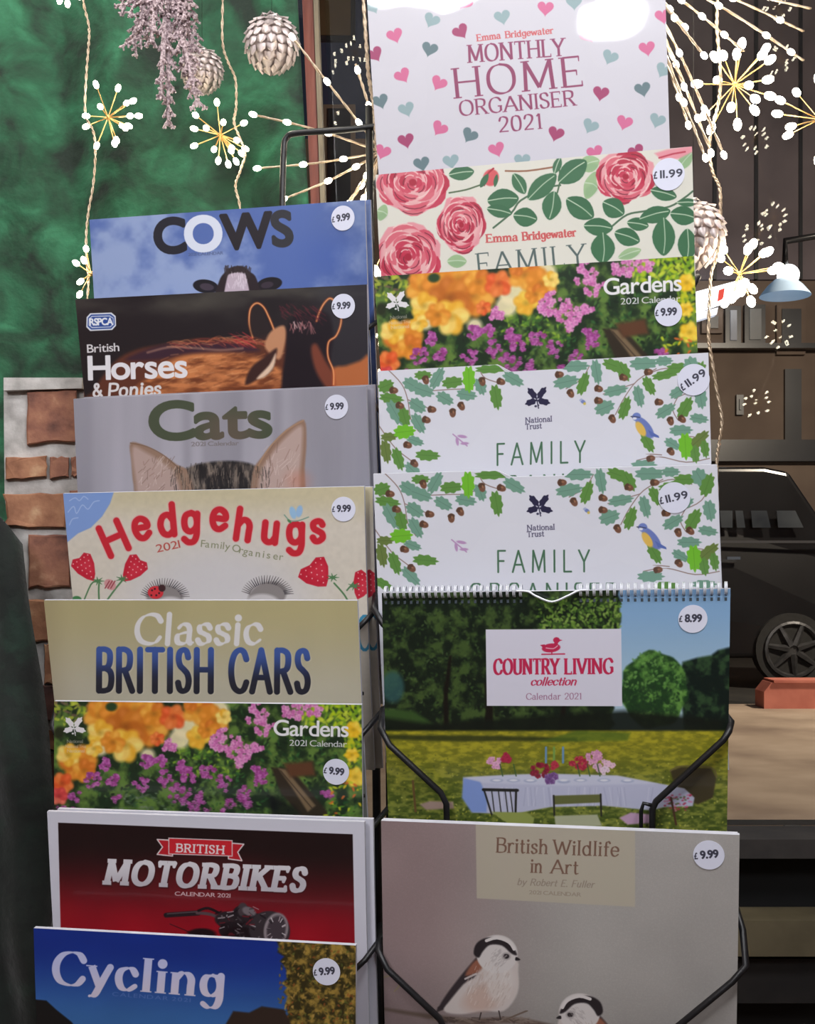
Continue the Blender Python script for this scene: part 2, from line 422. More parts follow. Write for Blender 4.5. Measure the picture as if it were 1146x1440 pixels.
# ------------------------------------------------------------------ the covers (print positions in photograph pixels)
rd = random.Random(11)
def Z(ox,oy,k): return lambda x,y: (ox+x/k, oy+y/k)
def pts(z,l): return [z(a,b) for a,b in l]
def mixc(a,b,t): return c3(a)*(1-t[...,None])+c3(b)*t[...,None]

def art_cows(S):
    z=Z(90,270,2.547)
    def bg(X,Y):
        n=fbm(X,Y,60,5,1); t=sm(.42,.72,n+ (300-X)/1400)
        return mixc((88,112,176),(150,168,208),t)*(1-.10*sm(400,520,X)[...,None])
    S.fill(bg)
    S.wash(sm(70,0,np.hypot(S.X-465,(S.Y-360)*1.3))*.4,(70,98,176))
    sans_text(S,'COWS',(220,356),(411,344),47,[(38,38,48),(222,228,242),(40,36,42),(52,52,58)],bold=.06,gap=.05)
    sans_text(S,'2021 CALENDAR',(265,360),(314,357.5),4,(70,78,110),soft=.5,al=.8)
    # cow peeping over: ears, poll and blaze
    S.ell(*z(508,338),18,9.5,(30,28,36),8); S.ell(*z(512,340),10,5,(70,60,72),8)
    S.ell(*z(736,330),18,9.5,(32,28,34),-10); S.ell(*z(728,333),9,4.5,(60,50,60),-10)
    S.poly(pts(z,[(548,400),(556,320),(580,285),(605,268),(640,266),(665,285),(690,312),(700,400)]),(46,36,40),soft=1,sp=4)
    for i in range(60):
        x=575+rd.random()*90; S.line(pts(z,[(x,290+rd.random()*20),(x+rd.uniform(-8,8),262+rd.random()*14)]),.5,(58,48,50),al=.7)
    S.poly(pts(z,[(578,400),(584,310),(600,292),(640,290),(655,312),(662,400)]),(196,178,190),soft=1,sp=4)
    for i in range(40):
        x=590+rd.random()*64; y=rd.uniform(300,350); S.line(pts(z,[(x,y),(x+rd.uniform(-5,5),y-14)]),.6,(232,220,228),al=.5)
    S.ell(*z(560,440),14,12,(20,18,22)); S.ell(*z(690,440),14,12,(20,18,22))

def art_horses(S):
    z=Z(90,270,2.547)
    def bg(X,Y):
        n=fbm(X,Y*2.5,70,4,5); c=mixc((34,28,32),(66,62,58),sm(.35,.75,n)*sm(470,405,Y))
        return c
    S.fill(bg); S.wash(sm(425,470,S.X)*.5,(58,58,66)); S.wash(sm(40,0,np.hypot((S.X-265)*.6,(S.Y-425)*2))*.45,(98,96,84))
    # the left horse: back, mane, neck
    S.poly(pts(z,[(100,720),(180,610),(260,565),(360,545),(480,525),(600,528),(700,520),(790,495),(900,560),(960,760),(100,760)]),(96,52,38),soft=3,sp=4)
    def fur(X,Y):
        n=fbm(X*.6+Y*.4,Y*2.4,14,5,9); return mixc((112,58,34),(204,128,78),sm(.3,.75,n+sm(560,500,Y)*.15))
    S.poly(pts(z,[(260,760),(330,640),(430,585),(560,575),(680,590),(760,620),(820,760)]),fur,soft=4,sp=4)
    S.poly(pts(z,[(220,600),(350,548),(500,540),(640,545),(700,570),(560,572),(430,580),(340,600)]),(54,34,52),soft=3,sp=4,al=.85)
    for i in range(80):
        t=rd.random(); x=360+t*370; y=548-20*math.sin(t*2.4)+rd.uniform(-8,14)
        S.line(pts(z,[(x,y),(x+30,y+rd.uniform(-12,10)),(x+60,y+rd.uniform(-6,22))]),.7,rd.choice([(206,112,74),(160,60,52),(232,160,110),(70,32,46)]),al=.42,smooth=3)
    for i in range(30):
        x=570+rd.random()*90; y=500+rd.random()*40
        S.line(pts(z,[(x,y),(x+36,y+22)]),.6,(190,54,60),al=.3)
    for i in range(120):
        x=340+rd.random()*430; y=580+rd.random()*120; S.line(pts(z,[(x,y),(x+26,y-9+rd.uniform(-4,6))]),.9,rd.choice([(224,150,98),(150,84,52),(110,56,36),(238,176,124)]),al=.3)
    S.line(pts(z,[(300,575),(380,556),(480,560),(560,566),(640,560)]),1.6,(226,176,140),smooth=4,al=.4,soft=1)
    # right horse: dark face, shoulder behind
    S.poly(pts(z,[(960,640),(1010,622),(1060,605),(1100,590),(1100,770),(960,770)]),(184,106,62),soft=3,sp=4)
    S.poly(pts(z,[(790,760),(795,560),(800,480),(830,440),(900,430),(950,440),(965,520),(955,600),(965,700),(968,770)]),(30,22,30),soft=2.5,sp=4)
    S.poly(pts(z,[(885,560),(905,545),(935,600),(968,660),(966,720),(930,690),(898,630)]),(146,74,52),soft=3,sp=4,al=.8)
    # rim-lit ears
    for l in ([(676,520),(664,470),(668,420),(690,398),(715,412),(735,450),(752,492)],[(905,462),(915,430),(935,395),(958,382),(990,420),(992,470),(975,515),(948,538),(946,590),(965,640),(966,690)]):
        S.line(pts(z,l),1.5,(206,92,48),soft=1.2,smooth=5,al=.9); S.line(pts(z,l),.6,(246,190,130),soft=.5,smooth=5)
    S.poly(pts(z,[(672,510),(672,430),(692,408),(712,425),(738,490),(728,530)]),(44,34,36),soft=2,sp=4,al=.8)
    S.poly(pts(z,[(722,560),(728,520),(750,492),(785,478),(795,500),(790,550),(770,600)]),(196,140,104),soft=2,sp=4)
    S.poly(pts(z,[(650,690),(670,630),(720,590),(762,560),(756,600),(745,640),(700,668)]),(60,36,34),soft=2,sp=4)
    S.poly(pts(z,[(690,668),(735,620),(758,578),(752,625),(722,660)]),(226,196,170),soft=1.5,sp=4)
    for i in range(26):
        x=806+rd.random()*80; y=462+rd.random()*18
        S.line(pts(z,[(x,y),(x+rd.uniform(-10,26),y+rd.uniform(14,44))]),.7,rd.choice([(206,172,170),(170,110,110),(96,60,66)]),al=.7)
    for i in range(40):
        x=770+rd.random()*150; y=400+rd.random()*50
        S.line(pts(z,[(x,y),(x+rd.uniform(10,30),y+rd.uniform(10,30))]),.7,rd.choice([(120,40,52),(86,34,44)]),al=.5)
    S.blur(2,.8)
    # roundel with initials
    o=[(122,446),(127,440.5),(157,439.5),(163,444.5),(163.5,458),(158,464),(127,465.5),(121.5,460)]
    S.poly(o,(225,228,236),soft=.5); cx,cy=142.5,452.4
    S.poly([(cx+(x-cx)*.91,cy+(y-cy)*.84) for x,y in o],(42,74,150),soft=.5)
    S.poly([(cx+(x-cx)*.84,cy+(y-cy)*.68) for x,y in o],(225,228,236),soft=.4)
    S.poly([(cx+(x-cx)*.80,cy+(y-cy)*.58) for x,y in o],(42,74,150),soft=.4)
    sans_text(S,'RSPCA',(126.5,457.5),(159,456.5),9.5,(236,238,244),bold=.06,gap=.03)
    sans_text(S,'British',(123,496),(168,493.5),11.5,(222,218,220),bold=.02)
    sans_text(S,'Horses',(125,534),(263,530),33,(232,230,234),bold=.035)
    pen_text(S,'&',(131,558),(145,557),18,(225,222,224),thick=.2,thin=.16)
    pen_text(S,'Ponies',(152,558),(226,555),18,(225,222,224),thick=.21,thin=.17,slant=.1)

def art_cats(S):
    z=Z(60,540,2.3875)
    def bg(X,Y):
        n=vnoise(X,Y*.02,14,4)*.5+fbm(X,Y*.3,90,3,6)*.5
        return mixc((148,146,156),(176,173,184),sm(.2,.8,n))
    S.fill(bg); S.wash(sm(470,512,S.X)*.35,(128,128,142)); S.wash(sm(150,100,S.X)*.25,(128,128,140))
    sans_text(S,'Cats',(212,618),(381,613.5),52,lambda X,Y: mixc((76,84,66),(112,92,84),sm(60,10,np.abs(X-322))*.6*sm(560,600,Y)),bold=.05,gap=.04)
    sans_text(S,'2021 Calendar',(269,627.5),(336,626),6,(120,112,110),soft=.5)
    def tab(X,Y):
        n=fbm(X*1.2,Y*.5,9,4,3); return mixc((40,38,40),(128,116,106),sm(.35,.75,n))
    # head
    S.poly(pts(z,[(425,420),(455,310),(490,280),(540,265),(620,258),(690,265),(730,285),(760,320),(800,420),(800,700),(425,700)]),tab,soft=2,sp=4)
    # ears
    S.poly(pts(z,[(295,198),(340,205),(400,235),(450,270),(492,300),(500,420),(330,420),(306,340),(298,260)]),(150,122,104),soft=1.5,sp=4)
    S.poly(pts(z,[(302,215),(345,228),(410,268),(448,310),(460,420),(335,420),(314,330)]),(182,158,150),soft=3,sp=4)
    S.poly(pts(z,[(878,122),(886,190),(880,280),(868,420),(712,420),(705,300),(740,240),(790,180),(830,145)]),(150,120,102),soft=1.5,sp=4)
    S.poly(pts(z,[(868,140),(872,200),(864,290),(850,420),(735,420),(728,310),(765,240),(815,180)]),(188,164,156),soft=3,sp=4)
    for i in range(90):
        if i%2: x=320+rd.random()*120; y=260+rd.random()*100; d=(rd.uniform(-6,26),rd.uniform(-30,-8))
        else: x=740+rd.random()*110; y=220+rd.random()*130; d=(rd.uniform(-6,30),rd.uniform(-36,-8))
        S.line(pts(z,[(x,y),(x+d[0],y+d[1])]),.55,rd.choice([(206,186,178),(140,108,98),(222,206,200),(120,96,86)]),al=.5)
    S.line(pts(z,[(295,198),(350,210),(410,242),(465,290)]),.8,(120,92,72),smooth=4,al=.7)
    S.line(pts(z,[(718,285),(760,215),(820,155),(876,122)]),1,(176,140,110),smooth=4,al=.8)
    for i in range(240):
        x=430+rd.random()*330; y=262+rd.random()*100+abs(x-600)*.12
        S.line(pts(z,[(x,y+14),(x+rd.uniform(-5,5),y-8)]),.6,rd.choice([(34,32,34),(60,54,52),(150,136,122),(96,84,76)]),al=.5)
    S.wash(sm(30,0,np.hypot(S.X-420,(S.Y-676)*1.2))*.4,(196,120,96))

def strawberry(S,cx,cy,w_,h_,rot,flip=1):
    c,q=math.cos(R(rot)),math.sin(R(rot)); T=lambda x,y:(cx+(x*c-y*q),cy+(x*q+y*c))
    sh=[(-.5,-.35),(-.3,-.5),(0,-.42),(.3,-.5),(.5,-.35),(.42,0),(.2,.35),(0,.52),(-.2,.35),(-.42,0)]
    S.poly([T(x*w_,y*h_) for x,y in sh],(196,36,58),soft=.6,grow=1)
    S.poly([T(x*w_*.6+w_*.1,y*h_*.6) for x,y in sh],(214,58,76),soft=3,al=.6)
    for i in range(-2,3):
        for j in range(-2,3):
            x=i*.2+(j%2)*.1; y=j*.19
            if abs(x)<.42-(y+.4)*.35: S.ell(*T(x*w_,y*h_),.9,.9,(240,190,190))
def art_hedge(S):
    z=Z(60,540,2.3875)
    def bg(X,Y):
        t=sm(690,745,Y); n=fbm(X,Y,6,2,2)
        c=mixc((202,192,160),(212,204,190),t); return c*(.97+.05*n[...,None])
    S.fill(bg); S.wash(sm(150,60,np.hypot((S.X-305)*.8,(S.Y-860)*1.1))*.8,(206,204,208))
    S.poly([(80,680),(161,690),(155,708),(144,726),(128,742),(110,750),(93,764),(80,770)],(128,158,214),soft=.8)
    for l in ([(98,704),(106,700),(112,704),(118,698),(124,702)],[(96,720),(104,712),(108,722),(116,710),(124,716),(132,706),(140,704)],[(98,738),(102,730),(110,728)]):
        S.line(l,.7,(176,196,232),smooth=4,al=.8)
    L=[('H',240,520,-24,1),('e',332,487,-14,.95),('d',420,458,-5,1),('g',498,468,2,.95),('e',592,456,4,.95),('h',676,474,8,1),('u',765,500,6,.95),('g',850,505,2,.95),('s',924,496,-2,.95)]
    for ch,x,y,r,k in L:
        cx,cy=z(x,y); w_,_=glyph(ch); wd=w_*40*1.06; c,q=math.cos(R(r)),math.sin(R(r)); hh=20 if ch in 'Hdh' else 13
        b0=(cx-c*wd/2-q*hh, cy-q*wd/2+c*hh); b1=(cx+c*wd/2-q*hh, cy+q*wd/2+c*hh)
        pen_text(S,ch,b0,b1,42,(226,160,160),thick=.27,thin=.27,soft=.8,al=.7)
        pen_text(S,ch,b0,b1,42,(200,42,56),thick=.215,thin=.205,soft=.5)
    sans_text(S,'2021',(221,777),(254,770),11,(186,80,72))
    fo='Family Organiser'; cv=[(283,769),(320,773),(350,781),(398,788)]
    v,_=catmull([Vector((a,b,0)) for a,b in cv],[1]*4,8)
    wds=[.35 if ch==' ' else (sans_edges(ch)[2]-sans_edges(ch)[1])*1.45+.13 for ch in fo]; tw=sum(wds)
    for i,ch in enumerate(fo):
        if ch==' ': continue
        t=(sum(wds[:i])+wds[i]/2)/tw*(len(v)-1.001); k=int(t); p=v[k].lerp(v[k+1],t-k); d=(v[k+1]-v[k]).normalized(); E,a,b=sans_edges(ch); wd=(b-a)*1.45*10.8
        sans_text(S,ch,(p.x-d.x*wd/2,p.y-d.y*wd/2),(p.x+d.x*wd/2,p.y+d.y*wd/2),10,(132,136,104))
    # strawberries, leaves and stems
    G1=(84,128,84)
    S.line([(140,816),(139,830),(140,850)],1.2,G1,smooth=4); S.line([(176,812),(164,826),(150,845)],1.2,G1,smooth=4)
    S.line([(470,820),(484,836),(492,850)],1.2,G1,smooth=4); S.line([(500,816),(488,830)],1.1,G1)
    S.line([(118,845),(128,822),(136,816)],1,G1,smooth=3)
    strawberry(S,121,799,30,38,-32); strawberry(S,187,801,30,38,38); strawberry(S,446,808,44,38,-38); strawberry(S,510,823,30,38,20)
    for cx,cy in ((138,817),(172,814),(468,812),(498,824)):
        for a in range(0,360,52): S.line([(cx,cy),(cx+9*math.cos(R(a)),cy+6*math.sin(R(a)))],[1.5,.3],G1)
    for x,y,rr in ((155,822,9),):
        S.ell(x,y,rr,rr*.75,(206,150,150),40); 
        for k in (-4,0,4): S.line([(x+k-3,y+5),(x+k+3,y-5)],.8,(150,60,70))
    S.ell(108,843,7,5,(70,130,80))
    # hedgehog brows and spines, ladybird
    for cx,cy,w_ in ((232,842,26),(376,838,28)):
        S.ell(cx,cy,w_,19,(138,132,130),12 if cx<300 else -20,soft=1.5); S.ell(cx+(7 if cx<300 else -7),cy+13,w_*.9,16,(200,196,196),0,soft=2)
        for i in range(26):
            a=R(-170+i*6.4); S.line([(cx+w_*.9*math.cos(a),cy+18*math.sin(a)),(cx+(w_+9)*math.cos(a+.06),cy+29*math.sin(a+.06))],[.9,.3],rd.choice([(70,66,70),(110,104,104)]))
    S.ell(219,833,11,9,(208,48,58)); S.ell(228,827,5,5,(60,30,34))
    for x,y in ((214,830),(220,837),(218,828),(224,834),(213,837)): S.ell(x,y,1.4,1.4,(60,24,30))
    S.ell(412,721,4.5,9,(152,190,222),-15,soft=.8); S.ell(421,719,4.5,8.5,(150,186,222),12,soft=.8)
    S.line([(400,724),(408,732),(420,732),(434,727)],.8,(120,158,140),smooth=4); S.ell(407,733,3.5,1.6,(80,130,84),40)
    # lower part of the sheet that shows beside the next calendar
    for cx,cy in ((513,890),):
        for a in range(0,360,20): 
            S.line([(cx+9*math.cos(R(a)),cy+24*math.sin(R(a))),(cx+9*math.cos(R(a+20)),cy+24*math.sin(R(a+20)))],2,(60,140,176))
    S.line([(505,900),(506,960),(508,985)],1.2,(96,150,100)); 
    for i in range(14): S.ell(500+rd.random()*20,1090+rd.random()*16,3,3,(196,60,66),al=.8)

def art_cars(S):
    def bg(X,Y):
        t=sm(845,985,Y); c=mixc((182,172,128),(186,180,160),t); n=fbm(X,Y*.4,80,3,8)
        return c*(.95+.08*n[...,None])
    S.fill(bg); S.wash(sm(110,60,S.X)*.35,(140,126,98))
    pen_text(S,'Classic',(190,905),(367,905),41,(222,220,220),thick=.2,thin=.06,nib=25,slant=.06,soft=.6)
    pass
    col=lambda X,Y: mixc((66,92,160),(34,34,46),sm(915,965,Y))
    for tx,a,b in (('BRITISH',(137,971),(299,972)),('CARS',(324,972),(434,973))):
        pen_text(S,tx,(a[0]+1.5,a[1]+1),(b[0]+1.5,b[1]+1),58,(206,200,178),thick=.15,thin=.14,gap=.24,soft=.6,al=.6)
        pen_text(S,tx,a,b,58,col,thick=.148,thin=.13,gap=.24,soft=.5)
    S.poly([(60,1010),(520,1010),(520,1300),(60,1300)],(120,124,122),soft=10)

def petal_flower(S,x,y,r,cols,n=6,al=.95):
    a0=rd.random()*360
    for k in range(n):
        a=R(a0+k*360/n+rd.uniform(-10,10)); c=rd.choice(cols)
        S.ell(x+math.cos(a)*r*.5,y+math.sin(a)*r*.46,r*.56,r*.46,c,math.degrees(a),soft=max(.5,r*.1),al=al)
        S.ell(x+math.cos(a)*r*.72,y+math.sin(a)*r*.66,r*.24,r*.16,tuple(min(255,q+28) for q in c),math.degrees(a),soft=max(.5,r*.1),al=.6)
    S.ell(x,y,r*.22,r*.18,tuple(int(q*.72) for q in cols[0]),soft=max(1,r*.15),al=.6)
def oak_emblem(S,cx,cy,s,col):
    for dx,dy,rot,l in ((-.5,-.52,50,.62),(.42,-.55,-52,.62),(-.62,.3,-18,.55),(.62,.3,14,.6)):
        c,q=math.cos(R(rot)),math.sin(R(rot)); P=[]
        for i in range(25):
            t=i/24*2*math.pi; rr=1+.13*math.cos(t*6); P.append((cx+s*(dx+l*rr*math.cos(t)*c-.3*rr*math.sin(t)*q), cy+s*(dy+l*rr*math.cos(t)*q+.3*rr*math.sin(t)*c)))
        S.poly(P[:-1],col,soft=.35)
    S.line([(cx-.1*s,cy-.1*s),(cx+.12*s,cy+.9*s)],s*.05,col)
    S.ell(cx+.3*s,cy+.0*s,s*.16,s*.12,col,-30); S.ell(cx-.16*s,cy+.7*s,s*.12,s*.1,col); S.ell(cx+.1*s,cy+.62*s,s*.08,s*.08,col)
def art_gardens(S):
    z=Z(30,830,2.247)
    def bg(X,Y):
        n=fbm(X,Y,14,4,2); return mixc((32,50,32),(100,132,60),sm(.38,.75,n))
    S.fill(bg)
    def foliage(n,x0,x1,y0,y1,cols,s=3.2):
        for i in range(n):
            x,y=z(rd.uniform(x0,x1),rd.uniform(y0,y1)); S.ell(x,y,s*rd.uniform(.6,1.4),s*rd.uniform(.3,.6),rd.choice(cols),rd.random()*180,soft=.6,al=.8)
    foliage(160,480,700,480,590,[(120,160,46),(92,140,50),(150,186,60),(60,104,44)])
    foliage(240,230,700,520,720,[(46,84,42),(64,104,54),(36,62,40),(96,126,72),(26,36,28)])
    foliage(260,680,1060,450,720,[(40,84,44),(56,104,52),(30,58,34),(84,130,60),(22,38,26)])
    foliage(80,300,520,640,720,[(90,110,84),(60,90,60),(120,136,110)])
    foliage(130,880,1075,350,430,[(186,206,36),(150,190,40),(208,220,70),(120,170,40)],4.5)
    foliage(60,520,700,355,400,[(60,96,50),(36,64,40),(90,110,60)])
    foliage(90,1020,1080,430,560,[(206,206,40),(150,180,40),(120,160,50)],4)
    foliage(60,104,220,350,420,[(150,170,50),(190,200,70),(120,96,80),(90,120,50)],4.5)
    # logs
    S.poly(pts(z,[(790,560),(850,560),(960,690),(985,725),(900,735),(820,640)]),(52,44,34),soft=2)
    S.poly(pts(z,[(812,562),(836,566),(930,680),(905,700),(860,630)]),(124,104,78),soft=1.5); S.line(pts(z,[(820,570),(920,690)]),.7,(70,56,44))
    S.poly(pts(z,[(830,548),(920,540),(930,585),(850,590)]),(96,62,42),soft=3)
    S.poly(pts(z,[(780,640),(860,680),(900,730),(790,730)]),(18,20,22),soft=4,al=.8)
    # bright cream gaps behind the orange flowers
    for x,y,r in ((470,400,22),(520,430,30),(620,380,26),(500,470,24),(440,420,20),(250,500,18),(400,520,16)): S.ell(*z(x,y),r/1.6,r/1.8,(246,232,186),soft=3,al=.9)
    O=[(226,140,44),(238,164,60),(214,118,40)]; Yl=[(246,196,70),(240,178,54),(250,212,110)]; OR=[(228,92,44),(236,124,60)]
    for x,y,r,c in ((250,395,50,O),(300,370,52,O),(360,380,60,O),(400,430,62,O),(330,430,60,[(196,108,36),(214,128,44)]),(250,450,40,Yl),(330,490,52,Yl),(290,480,36,O),(420,390,40,O),(430,470,22,OR),
                    (480,400,40,OR),(560,380,46,O),(610,410,46,O),(640,400,24,Yl),(560,465,36,Yl),(590,440,30,O),(540,350,30,O),
                    (180,545,56,O),(150,520,36,Yl),(200,570,36,O),(130,610,34,OR),(120,650,28,[(214,70,70),(226,110,90)]),(230,500,26,Yl)):
        petal_flower(S,*z(x,y),r/2.247*1.05,c)
    M=[(176,84,160),(196,110,180),(150,60,130)]; PK=[(218,130,190),(226,156,200),(200,100,166)]
    def cluster(x,y,r,cols,n=16):
        for i in range(n):
            a=rd.random()*6.28; q=r*math.sqrt(rd.random()); petal_flower(S,*z(x+q*math.cos(a),y+q*math.sin(a)),rd.uniform(3,4.6),cols,5,.9)
    for x,y,r,c in ((740,385,40,PK),(770,430,30,PK),(860,385,36,PK),(920,375,28,PK),(650,480,42,PK),(690,510,34,PK),(620,480,26,PK),(740,500,22,PK),(690,540,18,PK),
                    (225,600,28,M),(290,600,18,M),(265,550,18,M),(380,615,24,M),(400,540,20,M),(440,540,16,M),(470,490,22,PK),(455,595,26,M),(500,640,34,M),(530,590,22,M),(515,560,20,M),(545,660,36,M),(570,690,30,M),(590,570,22,M),(640,610,26,M),(650,680,24,M),(700,640,24,M),(715,665,20,M),(750,600,22,M),(760,575,14,M),
                    (170,650,20,M),(130,690,18,M),(300,655,14,M),(160,690,16,M),(970,640,18,M),(740,560,12,M)):
        cluster(x,y,r,c,int(r*.62))
    for x,y,r in ((1050,440,22),(1055,590,26),(1045,520,18)): petal_flower(S,*z(x,y),r/1.8,[(240,190,40),(246,206,70)])
    for i in range(40): S.ell(*z(rd.uniform(955,1075),rd.uniform(600,720)),4,1.6,rd.choice([(230,200,40),(200,210,50),(220,110,50),(90,140,50)]),rd.random()*180,al=.9)
    S.ell(*z(120,450),7,9,(40,48,30),soft=2); S.ell(*z(285,368),8,6,(44,70,40),soft=1.5)
    S.blur(3,.85)
    oak_emblem(S,*z(168,432),13,(232,228,232))
    for y,x0,x1 in ((478,145,195),(494,140,205),(508,145,200)): sans_text(S,'National Trust'[:13 if y==494 else 8],z(x0,y+4),z(x1,y+4),4.5,(220,206,200),al=.75,soft=.6)
    sans_text(S,'Gardens',(385,1034),(490,1036),22,(238,236,240),bold=.02)
    sans_text(S,'2021 Calendar',(407,1048.5),(488,1050.5),8.5,(226,224,230),bold=.0)

def art_motor(S):
    z=Z(30,1130,2.247)
    S.fill((212,212,224))
    def red(X,Y):
        t=sm(1180,1310,Y-(X-80)*.035); c=mixc((34,20,22),(160,22,36),t); n=fbm(X,Y,60,3,3)
        return c*(.88+.2*n[...,None])
    S.poly([(82,1156.7),(496,1173),(506,1700),(95,1700)],red,soft=.5)
    S.wash(sm(60,0,np.hypot((S.X-290)*.45,(S.Y-1230)*1.3))*.25,(170,40,46))
    W_=(226,214,216)
    for l in ([(430,113),(478,116),(478,165),(430,160),(447,137)],[(703,128),(655,124),(655,174),(697,180),(684,153)]): S.poly(pts(z,l),W_,soft=.5,grow=1); S.poly(pts(z,l),(190,36,48),soft=.5,grow=-.8)
    l=[(465,107),(668,115),(668,167),(465,160)]; S.poly(pts(z,l),W_,soft=.5); S.poly(pts(z,l),(206,40,52),soft=.5,grow=-1.3)
    pen_text(S,'BRITISH',(248,1197.5),(315,1200.5),11,(236,226,228),thick=.22,thin=.14,serif=.1,gap=.22)
    mc=lambda X,Y: mixc((222,220,226),(196,192,200),sm(1215,1245,Y))
    pen_text(S,'MOTORBIKES',(149,1243),(427,1254),31,(60,18,24),thick=.31,thin=.2,serif=.06,slant=.16,gap=.26,al=.7)
    pen_text(S,'MOTORBIKES',(148,1241),(426,1252.5),31,mc,thick=.29,thin=.19,serif=.06,slant=.16,gap=.26)
    sans_text(S,'CALENDAR 2021',(246,1259),(324,1262),5.6,(214,196,200),bold=.02)
    # handlebar, clocks and headlamp
    D=(28,22,26)
    S.line(pts(z,[(458,352),(560,345)]),[3.4,3.6],(34,30,34),soft=.7); S.line(pts(z,[(462,348),(556,341)]),.9,(96,84,88),al=.8)
    S.line(pts(z,[(556,345),(600,350),(650,372),(700,380)]),2.2,(90,72,76),smooth=4); S.line(pts(z,[(560,338),(590,330),(625,345)]),1.8,D,smooth=4)
    S.line(pts(z,[(470,380),(530,405),(560,410)]),.6,(60,20,26)); S.ell(*z(570,412),20,8,(26,16,20),0,soft=1.5)
    for x,y,a,b,c,r in ((650,365,17,11,(44,38,42),0),(700,350,15,13,(36,32,36),0),(700,335,7,10,(70,62,66),0),(665,400,18,12,(30,26,30),0),(730,385,22,18,(40,36,40),0),(690,415,22,12,(26,20,24),0),(720,340,10,6,(120,112,116),20)): S.ell(*z(x,y),a,b,c,r,soft=1)
    S.ell(*z(785,400),29,27,(56,50,54),20,soft=1); S.ell(*z(805,398),17,24,(150,140,144),12,soft=1.2); S.ell(*z(806,398),13,20,(70,62,68),12,soft=1.5)
    for i in range(16):
        a=rd.random()*6.28; S.line([z(806+20*math.cos(a),398+30*math.sin(a)),z(806+30*math.cos(a),398+44*math.sin(a))],.7,rd.choice([(190,180,184),(230,224,226),(40,36,40)]),al=.8)
    for i in range(46):
        x,y=rd.uniform(620,760),rd.uniform(325,430); S.line([z(x,y),z(x+rd.uniform(-20,20),y+rd.uniform(-12,12))],rd.uniform(.5,1.3),rd.choice([(130,120,124),(20,16,20),(70,62,66),(190,182,186),(120,30,40)]),al=.7)

def art_cycling(S):
    z=Z(30,1130,2.247)
    def bg(X,Y):
        t=sm(1330,1450,Y+(250-X)*.05); c=mixc((22,50,140),(70,128,186),t*.8); n=fbm(X,Y*2,70,3,1); return c*(.94+.1*n[...,None])
    S.fill(bg)
    def tree(X,Y):
        n=fbm(X,Y,7,4,4); return mixc((52,46,22),(166,136,62),sm(.3,.78,n))
    ed=[(806,440)]+[(815+rd.uniform(-14,14)+ (y-450)*.12,y) for y in range(455,1000,14)]
    S.poly(pts(z,[(806,430)]+ed[1:]+[(1100,1000),(1100,430)]),tree,soft=1.5)
    for i in range(260):
        S.ell(*z(rd.uniform(812,1060),rd.uniform(445,720)),2.4,1.3,rd.choice([(150,120,52),(120,104,44),(90,100,44),(60,56,26),(186,150,80),(150,84,40)]),rd.random()*180,al=.7)
    S.poly(pts(z,[(40,618),(80,622),(110,650),(160,690),(220,780),(220,1000),(40,1000)]),(22,24,26),soft=1)
    S.poly(pts(z,[(650,690),(670,655),(720,660),(760,640),(830,650),(850,690),(860,1000),(600,1000),(620,740)]),(52,40,34),soft=1.5)
    def ground(X,Y):
        return mixc((56,50,40),(110,100,80),fbm(X,Y*2,30,3,7))
    S.poly([(40,1500),(520,1490),(520,1900),(40,1900)],ground,soft=6)
    col=lambda X,Y: mixc((196,200,238),(214,206,226),sm(1350,1400,Y))
    pen_text(S,'Cycling',(75,1383),(313,1403),46,col,thick=.24,thin=.04,nib=2,serif=.05,gap=.14,soft=.5)
    sans_text(S,'CALENDAR 2021',(158,1400),(268,1409),5.5,(96,124,190),gap=.25,al=.85)

